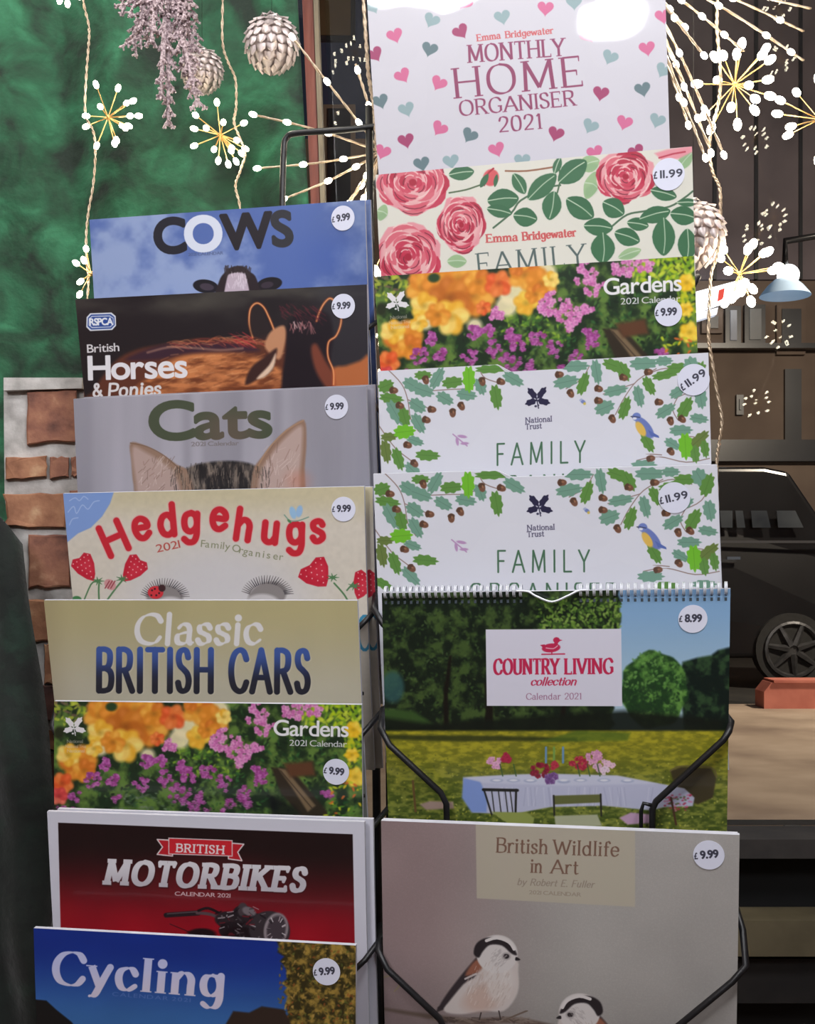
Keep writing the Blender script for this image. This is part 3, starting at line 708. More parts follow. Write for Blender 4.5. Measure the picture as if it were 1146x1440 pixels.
def heart(S,cx,cy,r,rot,col,al=1):
    P=[]
    for i in range(28):
        t=i/28*2*math.pi; x=16*math.sin(t)**3; y=-(13*math.cos(t)-5*math.cos(2*t)-2*math.cos(3*t)-math.cos(4*t))
        c,q=math.cos(R(rot)),math.sin(R(rot)); P.append((cx+(x*c-y*q)*r/16,cy+(x*q+y*c)*r/16))
    S.poly(P,col,soft=.6,al=al)
def art_monthly(S):
    z=Z(500,0,1.774)
    S.fill(lambda X,Y: c3((212,210,218))*(.985+.02*fbm(X,Y,90,2,2)[...,None]))
    K={'P':(212,112,152),'D':(166,72,112),'G':(106,128,134),'L':(150,174,178),'F':(226,178,198)}
    for x,y,k in [(98,88,'P'),(190,50,'L'),(262,78,'D'),(366,42,'L'),(474,20,'P'),(185,122,'G'),(117,188,'P'),(208,207,'P'),(127,272,'L'),(62,252,'G'),(210,320,'P'),(285,337,'G'),(126,350,'D'),(352,372,'P'),(68,378,'P'),(165,408,'G'),(238,402,'L'),(416,400,'L'),(612,232,'D'),(716,222,'G'),(586,314,'L'),(671,305,'P'),(500,333,'D'),(753,300,'L'),(635,142,'L'),(727,120,'P'),(767,40,'P'),(768,175,'L'),(597,380,'P'),(700,378,'D'),(272,5,'P'),(545,5,'L'),(48,135,'D'),(43,15,'L'),(580,88,'F'),(690,40,'F'),
                  (100,-60,'P'),(200,-90,'G'),(330,-50,'D'),(430,-100,'L'),(560,-70,'P'),(680,-60,'G'),(300,470,'P'),(500,450,'G'),(650,450,'P'),(120,480,'L'),(400,520,'D'),(560,540,'L'),(700,520,'G'),(230,560,'D')]:
        heart(S,*z(x,y),11.5,rd.uniform(-35,35),K[k])
    TX=(146,70,104)
    pen_text(S,'Emma',(671,58),(704,54),9,(206,100,104),thick=.22,thin=.09,serif=.08); pen_text(S,'Bridgewater',(711,53.5),(778,47),9,(206,100,104),thick=.22,thin=.09,serif=.08)
    kw=dict(thick=.15,thin=.05,serif=.08,nib=15)
    pen_text(S,'MONTHLY',(659,88),(794,78),24,TX,gap=.14,**kw)
    pen_text(S,'HOME',(640,138),(820,120),41,TX,gap=.2,thick=.13,thin=.04,serif=.08)
    pen_text(S,'ORGANISER',(647,163),(809,148),21,TX,gap=.14,**kw)
    pen_text(S,'2021',(702,186),(763,180.5),21,TX,gap=.12,**kw)

def rose(S,cx,cy,rx,ry,seed):
    q=random.Random(seed); P=[]
    for i in range(40):
        t=i/40*2*math.pi; k=1+.07*math.sin(t*6+seed)+.04*math.sin(t*11); P.append((cx+rx*k*math.cos(t),cy+ry*k*math.sin(t)))
    S.poly(P,(226,152,160),soft=1)
    S.ell(cx,cy,rx*.8,ry*.8,(232,184,182),soft=4,al=.8)
    for ring,(k,n) in enumerate(((.92,7),(.76,6),(.6,6),(.45,5),(.3,4),(.17,3))):
        for j in range(n):
            a0=j/n*6.283+q.random()+ring; L=q.uniform(.8,1.25)*6.283/n; l=[]
            for i in range(7):
                a=a0+L*i/6; kk=k*(1+.07*math.sin(i/6*3.14)); l.append((cx+rx*kk*math.cos(a),cy+ry*kk*math.sin(a)+ry*.08))
            w_=rx*.075
            S.line(l,[w_*.3,w_,w_*1.3,w_*1.2,w_*.8,w_*.4,.2],q.choice([(196,50,78),(206,74,96),(180,40,66),(214,100,116)]),soft=.7,al=.9)
            if j%2: S.line([(x+1.5,y+1.5) for x,y in l[1:-1]],.6,(104,36,52),al=.85)
            else: S.line([(x-w_,y-w_) for x,y in l[1:-1]],.9,(240,206,200),al=.8)
    S.ell(cx,cy+ry*.06,rx*.12,ry*.12,(170,36,60),soft=1)
def leaf(S,cx,cy,rx,ry,rot,col,rib=(200,216,190)):
    c,q=math.cos(R(rot)),math.sin(R(rot)); P=[]
    for i in range(20):
        t=i/20*2*math.pi; x=math.cos(t); y=math.sin(t)*(1-.35*abs(x)**2); P.append((cx+rx*x*c-ry*y*q,cy+rx*x*q+ry*y*c))
    S.poly(P,col,soft=.5)
    if rib: 
        S.line([(cx-rx*c,cy-rx*q),(cx+rx*.1*c+ry*.12*q,cy+rx*.1*q-ry*.12*c),(cx+rx*.85*c,cy+rx*.85*q)],.75,rib,smooth=3,al=.9)
        S.poly([(cx+(x-cx)*.86+ry*.12*q*0,cy+(y-cy)*.5+ry*.36) if abs(rot)<40 else (x,y) for x,y in P],(88,134,96),soft=2,al=.18)
def art_emma(S):
    z=Z(510,190,2.339); k=2.339
    S.fill(lambda X,Y: c3((222,220,208))*(.985+.02*fbm(X,Y,60,2,5)[...,None]))
    LG=(158,188,142); DG=(62,108,76)
    for x,y,a,b,r in ((745,95,36,28,-20),(752,165,24,48,20),(310,415,32,22,0),(878,390,40,18,-20),(65,255,18,28,20),(1060,85,38,20,-50)): leaf(S,*z(x,y),a/k,b/k,r,LG)
    S.line(pts(z,[(285,190),(340,180),(385,165),(440,150)]),1.1,(90,110,80),smooth=3)
    S.line(pts(z,[(470,118),(540,118),(630,105)]),1.2,(150,104,80),smooth=3); S.line(pts(z,[(640,80),(650,140),(640,190)]),1.1,(80,110,80),smooth=3)
    S.line(pts(z,[(430,305),(490,255),(520,215),(600,175),(650,165)]),1.3,(80,110,84),smooth=4); S.line(pts(z,[(820,300),(870,262),(930,250),(1010,235),(1060,205),(1085,185)]),1.3,(80,110,84),smooth=4)
    rose(S,*z(165,150),112/k,100/k,1); rose(S,*z(325,290),76/k,90/k,2); rose(S,*z(150,395),104/k,105/k,3); rose(S,*z(865,132),92/k,84/k,4)
    S.poly(pts(z,[(960,60),(1000,48),(1085,35),(1085,55),(1040,78),(985,85)]),(226,150,160),soft=1.5); S.line(pts(z,[(975,75),(1020,62),(1060,55)]),1.2,(190,70,90))
    S.ell(*z(422,140),11,12,(214,92,98),25,soft=1); S.line(pts(z,[(400,165),(410,130),(430,110)]),1.3,(176,50,64),smooth=3); leaf(S,*z(400,150),11,4.5,-60,DG,None); leaf(S,*z(438,150),9,3,-80,DG,None)
    for x,y,a,b,r in ((325,125,42,24,-8),(515,160,38,22,60),(590,170,62,32,-42),(690,120,58,36,-38),(640,100,28,14,-70),(462,212,52,36,-5),(622,232,32,48,10),(715,240,54,36,35),(535,270,40,32,10),(450,250,42,22,12),
                      (825,240,40,34,30),(775,302,48,30,5),(790,372,40,50,0),(870,335,44,30,20),(905,293,36,22,10),(990,192,44,24,15),(962,262,52,28,-15),(1055,265,44,32,10),(990,335,38,62,0),(1068,360,32,52,0),(1068,222,34,14,0)):
        leaf(S,*z(x,y),max(a,b)/k,min(a,b)/k,r if a>=b else r+90,DG)
    pen_text(S,'Emma',(684,341),(728,338.5),11,(204,92,92),thick=.24,thin=.1,serif=.08); pen_text(S,'Bridgewater',(735,338),(810,332),11,(204,92,92),thick=.24,thin=.1,serif=.08)
    pen_text(S,'FAMILY',(672,386),(824,372),29,(88,104,102),thick=.11,thin=.04,serif=.08,gap=.24)
    pen_text(S,'ORGANISER',(650,430),(850,414),29,(88,104,102),thick=.11,thin=.04,serif=.08,gap=.16)

def oak(S,cx,cy,rx,ry,rot,col):
    c,q=math.cos(R(rot)),math.sin(R(rot)); P=[]
    for i in range(36):
        t=i/36*2*math.pi; k=1+.13*math.cos(t*9); x=math.cos(t)*k; y=math.sin(t)*k*(.9-.12*math.cos(t)); P.append((cx+rx*x*c-ry*y*q,cy+rx*x*q+ry*y*c))
    S.poly(P,col,soft=.5)
    S.line([(cx-rx*.8*c,cy-rx*.8*q),(cx+rx*.8*c,cy+rx*.8*q)],.4,tuple(int(v*.82) for v in col),al=.7)
def art_oak(S):
    z=Z(510,640,2.204); k=2.204
    S.fill(lambda X,Y: c3((222,223,232))*(.985+.02*fbm(X,Y,90,2,2)[...,None]))
    T,Mg,B,O=(116,158,138),(98,144,70),(116,190,52),(108,128,68)
    br=(150,128,122)
    for l in ([(62,50),(110,100),(130,150),(140,210),(165,250)],[(190,125),(260,122),(330,118),(370,90)],[(35,225),(90,300),(150,350),(170,400)],[(360,60),(380,90),(440,110)],[(60,120),(100,170)],[(130,150),(200,180)],
              [(715,60),(690,100),(640,130)],[(930,75),(870,110),(830,160),(800,215)],[(990,170),(1050,140),(1090,70)],[(860,120),(760,150)],[(1000,235),(985,200),(1010,150)],[(1090,310),(1040,290),(1000,330)],[(870,360),(940,350),(1030,370),(1105,360)],[(900,340),(950,345)],[(905,90),(960,75),(1020,90)]):
        S.line(pts(z,l),.7,br,smooth=4)
    def lf(l):
        for x,y,c,rx,ry,ro in l: oak(S,*z(x,y),rx/k*1.05,ry/k*1.08,ro,c)
    lf([(60,105,Mg,24,20,-20),(78,145,Mg,36,16,10),(145,105,T,30,20,30),(180,75,Mg,26,14,0),(225,85,T,34,18,-60),(275,100,Mg,32,18,-5),(365,115,T,26,18,70),(320,140,T,30,18,10),(400,62,Mg,48,13,0),(470,95,T,34,18,30),(415,150,Mg,36,19,80),
        (180,122,T,34,20,20),(162,170,T,28,20,35),(250,150,T,28,18,30),(90,190,T,40,20,60),(120,205,Mg,30,18,75),(165,225,T,32,18,60),(155,280,T,26,14,20),(60,310,O,34,17,80),(100,335,Mg,34,17,70),(195,326,Mg,36,17,5),(150,375,T,34,17,45),(215,20,Mg,30,12,0),
        (280,15,T,30,12,0),(70,265,O,24,14,0),(120,250,B,32,22,-5),(327,92,B,38,20,88),(65,400,Mg,30,14,30),
        (670,60,T,40,18,0),(640,108,T,38,20,-10),(695,115,Mg,34,17,-70),(738,80,T,36,17,80),(795,62,Mg,36,18,20),(825,82,Mg,30,20,60),(800,140,T,36,17,-10),(765,192,T,30,22,-20),(830,195,Mg,34,17,-70),(875,160,T,32,17,75),(908,128,Mg,30,16,60),
        (890,58,T,42,20,0),(955,52,T,26,15,0),(960,95,Mg,40,14,-10),(1005,75,Mg,38,16,0),(1045,70,T,28,24,60),(1068,92,Mg,34,20,-70),(962,207,T,32,18,-30),(1025,200,Mg,34,20,-60),(1075,172,T,30,20,80),(1070,235,T,28,15,10),(1012,270,T,34,17,0),
        (985,312,T,26,15,30),(1072,300,O,34,18,-40),(905,305,Mg,32,17,60),(893,376,T,38,17,0),(1058,345,Mg,26,16,80),(1000,150,T,26,16,-30),(1027,320,B,38,22,86),(1090,330,Mg,26,14,80),(1060,400,T,34,14,0),(940,405,Mg,34,14,0)])
    for x,y,r in ((188,90,70),(208,183,10),(190,215,20),(275,195,85),(303,175,60),(370,100,75),(430,102,20),(130,292,20),(152,350,45),(105,168,20),(85,120,10),(618,85,0),(655,145,60),(745,133,20),(745,170,10),(790,228,60),(825,100,20),(905,85,0),(940,180,10),(978,240,70),(1015,235,40),(980,335,50),(915,355,0)):
        X,Y=z(x,y); S.ell(X,Y,6.6,4.6,(122,84,66),r,soft=.5); c,q=math.cos(R(r)),math.sin(R(r)); S.ell(X-3*c,Y-3*q,3.2,5,(92,66,52),r,soft=.5); S.ell(X+1,Y-1,2,1.2,(160,116,88),r,soft=.5)
    NV=(46,44,72)
    oak_emblem(S,758.5,712,15,NV)
    pen_text(S,'National',(741.5,746),(780,744.5),7.5,(70,66,96),thick=.16,thin=.11,serif=.05,nib=0); pen_text(S,'Trust',(741.5,755),(765,754),7.5,(70,66,96),thick=.16,thin=.11,serif=.05)
    pen_text(S,'FAMILY',(699,804.5),(829,803.5),30,(72,112,84),thick=.085,thin=.085,gap=.5)
    pen_text(S,'ORGANISER',(660,850),(868,849),30,(72,112,84),thick=.085,thin=.085,gap=.36)
    # dragonfly, bee, blue bird
    P=(186,148,190)
    S.line(pts(z,[(276,262),(300,282),(322,300)]),.9,P); S.ell(*z(306,270),7,2.2,P,10); S.ell(*z(290,285),6,2.2,P,80); S.ell(*z(314,292),6,2,P,0)
    S.ell(*z(695,172),4,2.6,(120,136,190),30); S.ell(*z(700,178),2,2,(214,190,90)); S.ell(*z(688,166),2.4,1.6,(170,180,210),-30)
    S.ell(*z(895,258),19,8,(112,128,190),50,soft=.6); S.ell(*z(882,262),12,5.5,(226,186,92),58,soft=.8); S.ell(*z(868,224),6.4,6,(116,134,196),0)
    S.poly(pts(z,[(905,265),(940,285),(942,292),(915,285)]),(92,112,180)); S.line(pts(z,[(858,222),(878,226)]),.7,(60,64,100)); S.ell(*z(862,229),3,1.8,(226,228,236)); S.poly(pts(z,[(855,220),(847,222),(856,227)]),(80,80,96))

def art_country(S):
    z=Z(510,820,2.122); k=2.122
    def bg(X,Y):
        t=sm(830,1000,Y); return mixc((132,170,208),(172,198,214),t)
    S.fill(bg)
    fol=lambda a,b,s,sd: (lambda X,Y: mixc(a,b,sm(.38,.74,fbm(X,Y,s,5,sd))))
    wood=[(40,0),(770,0)]+[(768+rd.uniform(-14,6)-(max(0,y-60)*.05),y) for y in range(20,450,16)]+[(760,450),(40,450)]
    S.poly(pts(z,wood),fol((22,34,24),(66,88,44),12,2),soft=1.5)
    for i in range(420):
        x=rd.uniform(520,770); y=rd.uniform(44,140); S.ell(*z(x,y),2.6,1.5,rd.choice([(84,122,44),(110,146,56),(56,86,38),(140,170,80)]),rd.random()*180,al=.75)
    for i in range(700):
        x=rd.uniform(60,560); y=rd.uniform(44,400); S.ell(*z(x,y),2.4,1.4,rd.choice([(48,70,38),(64,90,46),(30,42,30),(20,30,22),(78,100,56)]),rd.random()*180,al=.6)
    S.ell(*z(90,310),16,22,(52,92,92),soft=3,al=.8); S.poly(pts(z,[(60,375),(150,380),(210,420),(60,432)]),(56,84,40),soft=3)
    for l,r in (([(375,450),(378,380),(372,300)],[7,5,4]),([(250,440),(248,330),(262,220)],[4,3,2]),([(590,450),(600,370)],[5,3])): S.line(pts(z,l),r,(24,22,18),soft=1.5)
    # right hand trees
    P=[(1100,190),(1060,200),(1040,215),(1000,222),(955,235),(945,270),(960,450),(1100,450)]; S.poly(pts(z,P),fol((16,30,26),(48,74,46),10,5),soft=2)
    P=[(870+100*math.cos(t)*(1+.05*math.sin(9*t)),318+115*math.sin(t)*(1+.05*math.sin(7*t+1))) for t in [i/40*6.283 for i in range(40)]]
    S.poly(pts(z,P),fol((34,66,34),(98,146,66),10,8),soft=1.5)
    for i in range(260):
        a=rd.random()*6.28; q=math.sqrt(rd.random())*92; S.ell(*z(866+q*math.cos(a),300+q*math.sin(a)*1.05),2.4,1.5,rd.choice([(92,144,66),(66,112,50),(120,166,86)]) if math.sin(a)<.3 else (30,56,34),rd.random()*180,al=.6)
    S.poly(pts(z,[(60,400),(200,420),(460,400),(780,380),(1100,410),(1100,452),(60,452)]),(18,26,20),soft=4,al=.92)
    # meadow
    def mead(X,Y):
        n=fbm(X,Y*2.2,9,4,6); t=sm(1030,1140,Y); a=mixc((128,126,36),(70,86,32),t); b=mixc((176,166,44),(132,140,60),t)
        m=sm(.3,.75,n)[...,None]; return a*(1-m)+b*m
    S.poly(pts(z,[(40,440),(1110,440),(1110,1400),(40,1400)]),mead,soft=2)
    S.poly(pts(z,[(60,452),(400,455),(640,462),(640,470),(300,472),(60,466)]),(40,48,24),soft=2,al=.8)
    S.poly(pts(z,[(640,440),(800,446),(790,470),(520,474)]),(76,104,36),soft=2,al=.7)
    for i in range(900):
        y=470+rd.random()**.6*290; x=rd.uniform(60,1100); s=.5+(y-470)/300; S.ell(*z(x,y),1.3*s,.8*s,rd.choice([(196,190,70),(60,78,28),(150,156,60),(92,110,44),(208,206,110),(40,54,24)]),rd.random()*180,al=.7)
    # far chair, table, cloth
    S.poly(pts(z,[(918,560),(950,548),(1040,552),(1055,580),(1045,640),(1000,660),(940,640)]),(66,58,38),soft=1.5); S.line(pts(z,[(918,560),(950,546),(1040,550),(1056,580)]),1,(110,100,60),smooth=3)
    S.poly(pts(z,[(300,580),(430,572),(560,568),(760,574),(900,600),(960,612),(990,640),(985,665),(900,668),(860,678),(720,664),(560,668),(440,690),(330,684),(302,640)]),(190,192,216),soft=1)
    S.poly(pts(z,[(300,582),(350,590),(372,640),(370,684),(325,684),(296,640)]),(132,156,216),soft=1.5); S.poly(pts(z,[(300,578),(480,570),(760,574),(880,598),(600,604),(360,596)]),(206,208,226),soft=1.5,al=.8)
    for i in range(36): x=rd.uniform(390,900); S.line(pts(z,[(x,610),(x+rd.uniform(-12,12),664)]),.7,rd.choice([(164,166,196),(214,214,230)]),al=.5)
    for x in (400,450,500,600,650,720,790): S.ell(*z(x,590+rd.uniform(-6,8)),9,2.6,(160,170,200),al=.8); S.ell(*z(x,588),6,1.6,(226,226,236))
    for x,c in ((547,(110,150,190)),(598,(110,150,190)),(571,(120,160,80))): S.line(pts(z,[(x,490),(x,535)]),1.5,c)
    for x,y,r,cs in ((395,535,20,[(226,170,200),(214,150,190)]),(428,522,14,[(170,40,70)]),(530,560,26,[(150,30,56),(120,26,50)]),(560,580,20,[(110,70,130),(130,90,150)]),(575,545,12,[(180,50,70)]),(645,540,24,[(160,34,60),(190,60,80)]),(690,520,22,[(220,160,190),(206,140,180)]),(710,545,20,[(216,170,200)]),(735,540,14,[(226,186,206)]),(722,562,12,[(226,200,216)])):
        for i in range(int(r*.8)): a=rd.random()*6.28; q=r*math.sqrt(rd.random()); petal_flower(S,*z(x+q*math.cos(a),y+q*math.sin(a)*.8),3.6,cs,5)
    for x in (410,450,670,700,640): S.line(pts(z,[(x,540),(x+8,575)]),.8,(60,90,50))
    for i in range(60): S.ell(*z(rd.uniform(900,980),rd.uniform(630,680)),1.8,1.2,rd.choice([(180,50,80),(210,120,160),(90,110,60)]),al=.8)
    # near chairs
    D=(38,36,34)
    S.line(pts(z,[(360,616),(462,618)]),2,D); S.line(pts(z,[(362,616),(385,690)]),1.2,D); S.line(pts(z,[(458,616),(456,694)]),1.4,D)
    for x in (385,405,425,440): S.line(pts(z,[(x,618),(x+8,684)]),.7,D)
    S.poly(pts(z,[(385,682),(490,684),(512,700),(508,724),(440,722)]),(150,160,84),soft=1)
    S.poly(pts(z,[(568,634),(712,630),(712,654),(570,660)]),(104,108,62),soft=.8); S.line(pts(z,[(570,634),(572,694)]),1.2,D); S.line(pts(z,[(710,630),(712,694)]),1.2,D)
    S.poly(pts(z,[(572,694),(700,690),(714,724),(576,728)]),(178,180,150),soft=1)
    S.poly(pts(z,[(766,700),(800,684),(862,690),(860,716),(790,720)]),(196,160,190),soft=1.2); S.poly(pts(z,[(170,660),(200,650),(270,652),(272,672),(190,676)]),(176,150,140),soft=1.5)
    S.line(pts(z,[(150,590),(158,680)]),1.6,(110,84,50)); S.line(pts(z,[(920,640),(935,720)]),1.4,(80,50,40))
    S.blur(2,.8)
    # white label
    S.poly([(683,885),(873.5,884),(875,993),(684.5,992.5)],(218,216,230),soft=.4)
    C=(196,44,84)
    S.ell(775,911,13,6.2,C,-6,soft=.5); S.ell(782.5,900,4.6,4,C); S.line([(781,909),(783,900)],2.6,C); S.poly([(786,899),(791,900),(786,902)],C); S.poly([(766,906),(759.5,907),(768,914)],C); S.line([(762,920),(794,919.5)],.9,C); S.line([(776,914),(776,920)],.9,C)
    S.line([(768,911),(778,912),(784,908)],.7,(230,180,196),smooth=3)
    pen_text(S,'COUNTRY',(695,948),(785.5,947.5),21,C,thick=.19,thin=.07,serif=.035,gap=.16); pen_text(S,'LIVING',(794.5,947.5),(862,947),21,C,thick=.19,thin=.07,serif=.035,gap=.16)
    pen_text(S,'collection',(746,963.5),(810,963),10.5,C,thick=.2,thin=.07,slant=.25,gap=.05)
    pen_text(S,'Calendar 2021',(740,983.5),(818,983),8.5,(160,110,140),thick=.14,thin=.07,serif=.04)

def art_wildlife(S):
    z=Z(510,1140,2.0105); k=2.0105
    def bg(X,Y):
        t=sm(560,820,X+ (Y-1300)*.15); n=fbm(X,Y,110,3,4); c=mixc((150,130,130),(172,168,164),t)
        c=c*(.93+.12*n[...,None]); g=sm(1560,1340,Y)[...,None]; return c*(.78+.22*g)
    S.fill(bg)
    S.img*= (.985+.03*vnoise(S.X,S.Y,1.4,3)*vnoise(S.X,S.Y,1.1,9)*2)[...,None]
    S.poly([(669,1159),(893,1166),(893,1275),(670.5,1263)],(184,176,158),soft=.5,al=.9)
    B=(120,90,76)
    pen_text(S,'British',(698,1198),(770,1200.5),20,B,thick=.14,thin=.055,serif=.05); pen_text(S,'Wildlife',(778,1201),(870,1204),20,B,thick=.14,thin=.055,serif=.05)
    pen_text(S,'in',(746,1226.5),(762,1227),19,B,thick=.14,thin=.055,serif=.05); pen_text(S,'Art',(775,1227.5),(813,1229),19,B,thick=.14,thin=.055,serif=.05)
    pen_text(S,'by Robert E. Fuller',(727,1244),(835,1248),9,(146,132,120),thick=.15,thin=.07,slant=.22)
    sans_text(S,'2021 CALENDAR',(744,1257),(817,1260.5),5.4,(150,136,122))
    # branch
    S.line(pts(z,[(60,560),(150,575),(300,596),(430,592),(560,620),(700,640),(1000,660)]),[2,3,5,4,6,6,4],(104,88,80),soft=2,smooth=4)
    for i in range(60): x=rd.uniform(180,480); S.line(pts(z,[(x,590+rd.uniform(-8,8)),(x+20,592+rd.uniform(-8,8))]),1,rd.choice([(140,126,116),(76,62,58)]),al=.6)
    S.line(pts(z,[(405,590),(440,575),(465,565)]),1.2,(110,94,84)); S.line(pts(z,[(60,470),(95,465),(105,490),(90,510)]),1.2,(150,140,100),smooth=3,al=.6)
    def tit(cx,cy,m):
        T=lambda x,y: z(cx+m*x,cy+y)
        # tail, wing, body
        if m>0: S.poly([T(-95,105),(T(-110,140)),T(-172,165),T(-168,150)],(56,48,50),soft=1)
        S.poly([T(-48,10),T(-70,45),T(-130,120),T(-150,160),T(-100,170),T(-40,160),T(20,160),T(58,110),T(60,50),T(50,15)],(206,196,192),soft=1.5,sp=4)
        S.ell(*T(-30,120),34,18,(196,164,150),-20,soft=5,al=.7); S.ell(*T(10,80),20,30,(214,206,202),0,soft=4,al=.8)
        S.poly([T(-50,5),T(-85,40),T(-140,110),T(-165,152),T(-150,150),T(-95,85),T(-60,60)],(52,44,48),soft=1.5,sp=4)
        S.poly([T(-62,18),T(-35,20),T(-52,50),T(-90,60)],(150,96,76),soft=2,sp=4); S.line([T(-90,70),T(-60,56),T(-45,60)],1.4,(196,186,184))
        S.ell(*T(0,0),29,27,(214,208,206),0,soft=1)
        S.poly([T(-52,10),T(-66,-2),T(-58,-30),T(-30,-46),T(10,-44),T(44,-20),T(56,2),T(40,-2),T(14,-24),T(-20,-26),T(-40,-8)],(40,34,38),soft=1.2,sp=4)
        S.line([T(-30,-38),T(0,-46),T(34,-34),T(48,-14)],2.2,(222,216,214),smooth=3)
        S.ell(*T(26,6),4,3.4,(24,20,24)); S.ell(*T(27,4),1,1,(210,206,206)); S.ell(*T(26,6),6,5,(70,60,62),soft=1.5,al=.35)
        S.poly([T(54,8),T(66,16),T(52,18)],(34,30,34),soft=.6,sp=4)
        for i in range(160):
            a=rd.random()*6.28; q=math.sqrt(rd.random()); x=-20+q*64*math.cos(a); y=85+q*66*math.sin(a)
            S.line([T(x,y),T(x-5,y+12)],.5,rd.choice([(228,222,218),(176,156,148),(196,176,166)]),al=.45)
        for i in range(60):
            a=rd.random()*6.28; q=math.sqrt(rd.random())*24; S.line([T(10+q*math.cos(a),6+q*math.sin(a)),T(4+q*math.cos(a),12+q*math.sin(a))],.5,(176,168,168),al=.5)
        S.line([T(-45,165),T(-50,185)],.9,(60,50,48)); S.line([T(5,160),T(10,185)],.9,(60,50,48))
    tit(380,405,1); tit(613,570,-1)
# ------------------------------------------------------------------ calendars
def print_mat(name, im, rough=.34, coat=.5):
    m=mat(name,(1,1,1,1),rough,0,coat); nt=m.node_tree; b=nt.nodes['Principled BSDF']; N=nt.nodes.new; L=nt.links.new
    t=N('ShaderNodeTexImage'); t.image=im; t.extension='EXTEND'; L(t.outputs[0],b.inputs['Base Color'])
    tc=N('ShaderNodeTexCoord'); n=N('ShaderNodeTexNoise'); n.inputs['Scale'].default_value=9; n.inputs['Detail'].default_value=2
    L(tc.outputs['Object'],n.inputs['Vector']); bp=N('ShaderNodeBump'); bp.inputs['Strength'].default_value=.25; bp.inputs['Distance'].default_value=.004
    L(n.outputs[0],bp.inputs['Height']); L(bp.outputs[0],b.inputs['Coat Normal']); return m
def grid(S, off, org, nu=20, nv=20, notch=None, u0=0, u1=1, v0=0, v1=1):
    V=[];UV=[]
    for j in range(nv+1):
        for i in range(nu+1):
            u=u0+(u1-u0)*i/nu; v=v0+(v1-v0)*j/nv
            vv=v
            if notch and j==0 and notch[0]<u<notch[1]: vv=v+notch[2]*min(1,(u-notch[0])/.012,(notch[1]-u)/.012)
            V.append(S.P(u,vv,off)-org); UV.append((u,1-vv))
    Fc=[(j*(nu+1)+i,(j+1)*(nu+1)+i,(j+1)*(nu+1)+i+1,j*(nu+1)+i+1) for j in range(nv) for i in range(nu)]
    return V,Fc,UV
def set_uv(me, UV):
    l=me.uv_layers.new(name='print'); 
    for lp in me.loops: l.data[lp.index].uv=UV[lp.vertex_index]
def slab(S, name, parent, org, t, mat_, nu=24, nv=14, notch=None, off=0):
    """a closed slab of thickness t behind the sheet surface"""
    V,Fc,UV=grid(S,off,org,nu,nv,notch); n=len(V); V2,_,_=grid(S,off-t,org,nu,nv,notch); V+=V2
    Fb=[tuple(k+n for k in f[::-1]) for f in Fc]; S_=[]
    a=nu+1
    for i in range(nu): S_+=[(i,i+1,i+1+n,i+n),(nv*a+i+1,nv*a+i,nv*a+i+n,nv*a+i+1+n)]
    for j in range(nv): S_+=[((j+1)*a,j*a,j*a+n,(j+1)*a+n),(j*a+nu,(j+1)*a+nu,(j+1)*a+nu+n,j*a+nu+n)]
    return mesh_obj(name,V,Fc+Fb+S_,mat_,parent)
def price_tex(txt):
    class Q(Sheet):
        def __init__(s):
            s.nx=s.ny=160; u=(np.arange(160)+.5)/160; s.X,s.Y=[q.astype(np.float32)*40 for q in np.meshgrid(u,u)]; s.img=np.ones((160,160,3),np.float32); s.h=np.diag([1/40,1/40,1.])
    q=Q(); q.fill((222,224,240)); ink=(58,58,74)
    L5=len(txt)>4
    sans_text(q,'£',(1.4,24),(5.4,24),8.6,ink,bold=.03)
    sans_text(q,txt,(9.5,24),(37 if L5 else 32,24),9.4 if L5 else 10.4,ink,bold=.03 if L5 else .055,gap=.16 if L5 else .09)
    return print_mat('price_sticker_'+txt.replace('.','_'),q.image('price_'+txt.replace('.','_')),.45,0)
PT={t:price_tex(t) for t in ('9.99','11.99','8.99')}
def sticker(S, root, org, px, py, rpx, rot, txt, off):
    u,v=S.uv(px,py); c=S.P(u,v,off); r=rpx*c.y/F
    ux=(S.P(u+.01,v,off)-c).normalized(); uz=(S.P(u,v-.01,off)-c).normalized(); ca,sa=math.cos(R(rot)),math.sin(R(rot))
    V=[c-org];UV=[(.5,.5)]
    for i in range(40):
        a=i/40*2*math.pi; x,y=math.cos(a),math.sin(a); V.append(c+(ux*x+uz*y)*r-org); UV.append((.5+.5*(x*ca+y*sa),.5+.5*(-x*sa+y*ca)))
    back=[p-S.n*.0003 for p in V[1:]]; n=len(V)
    o=mesh_obj('price_sticker',V+back,[(0,1+i,1+(i+1)%40) for i in range(40)]+[(1+i,n+i,n+(i+1)%40,1+(i+1)%40) for i in range(40)],PT[txt],root)
    set_uv(o.data,UV+[(.95,.5)]*40); return o
SHEETS={}
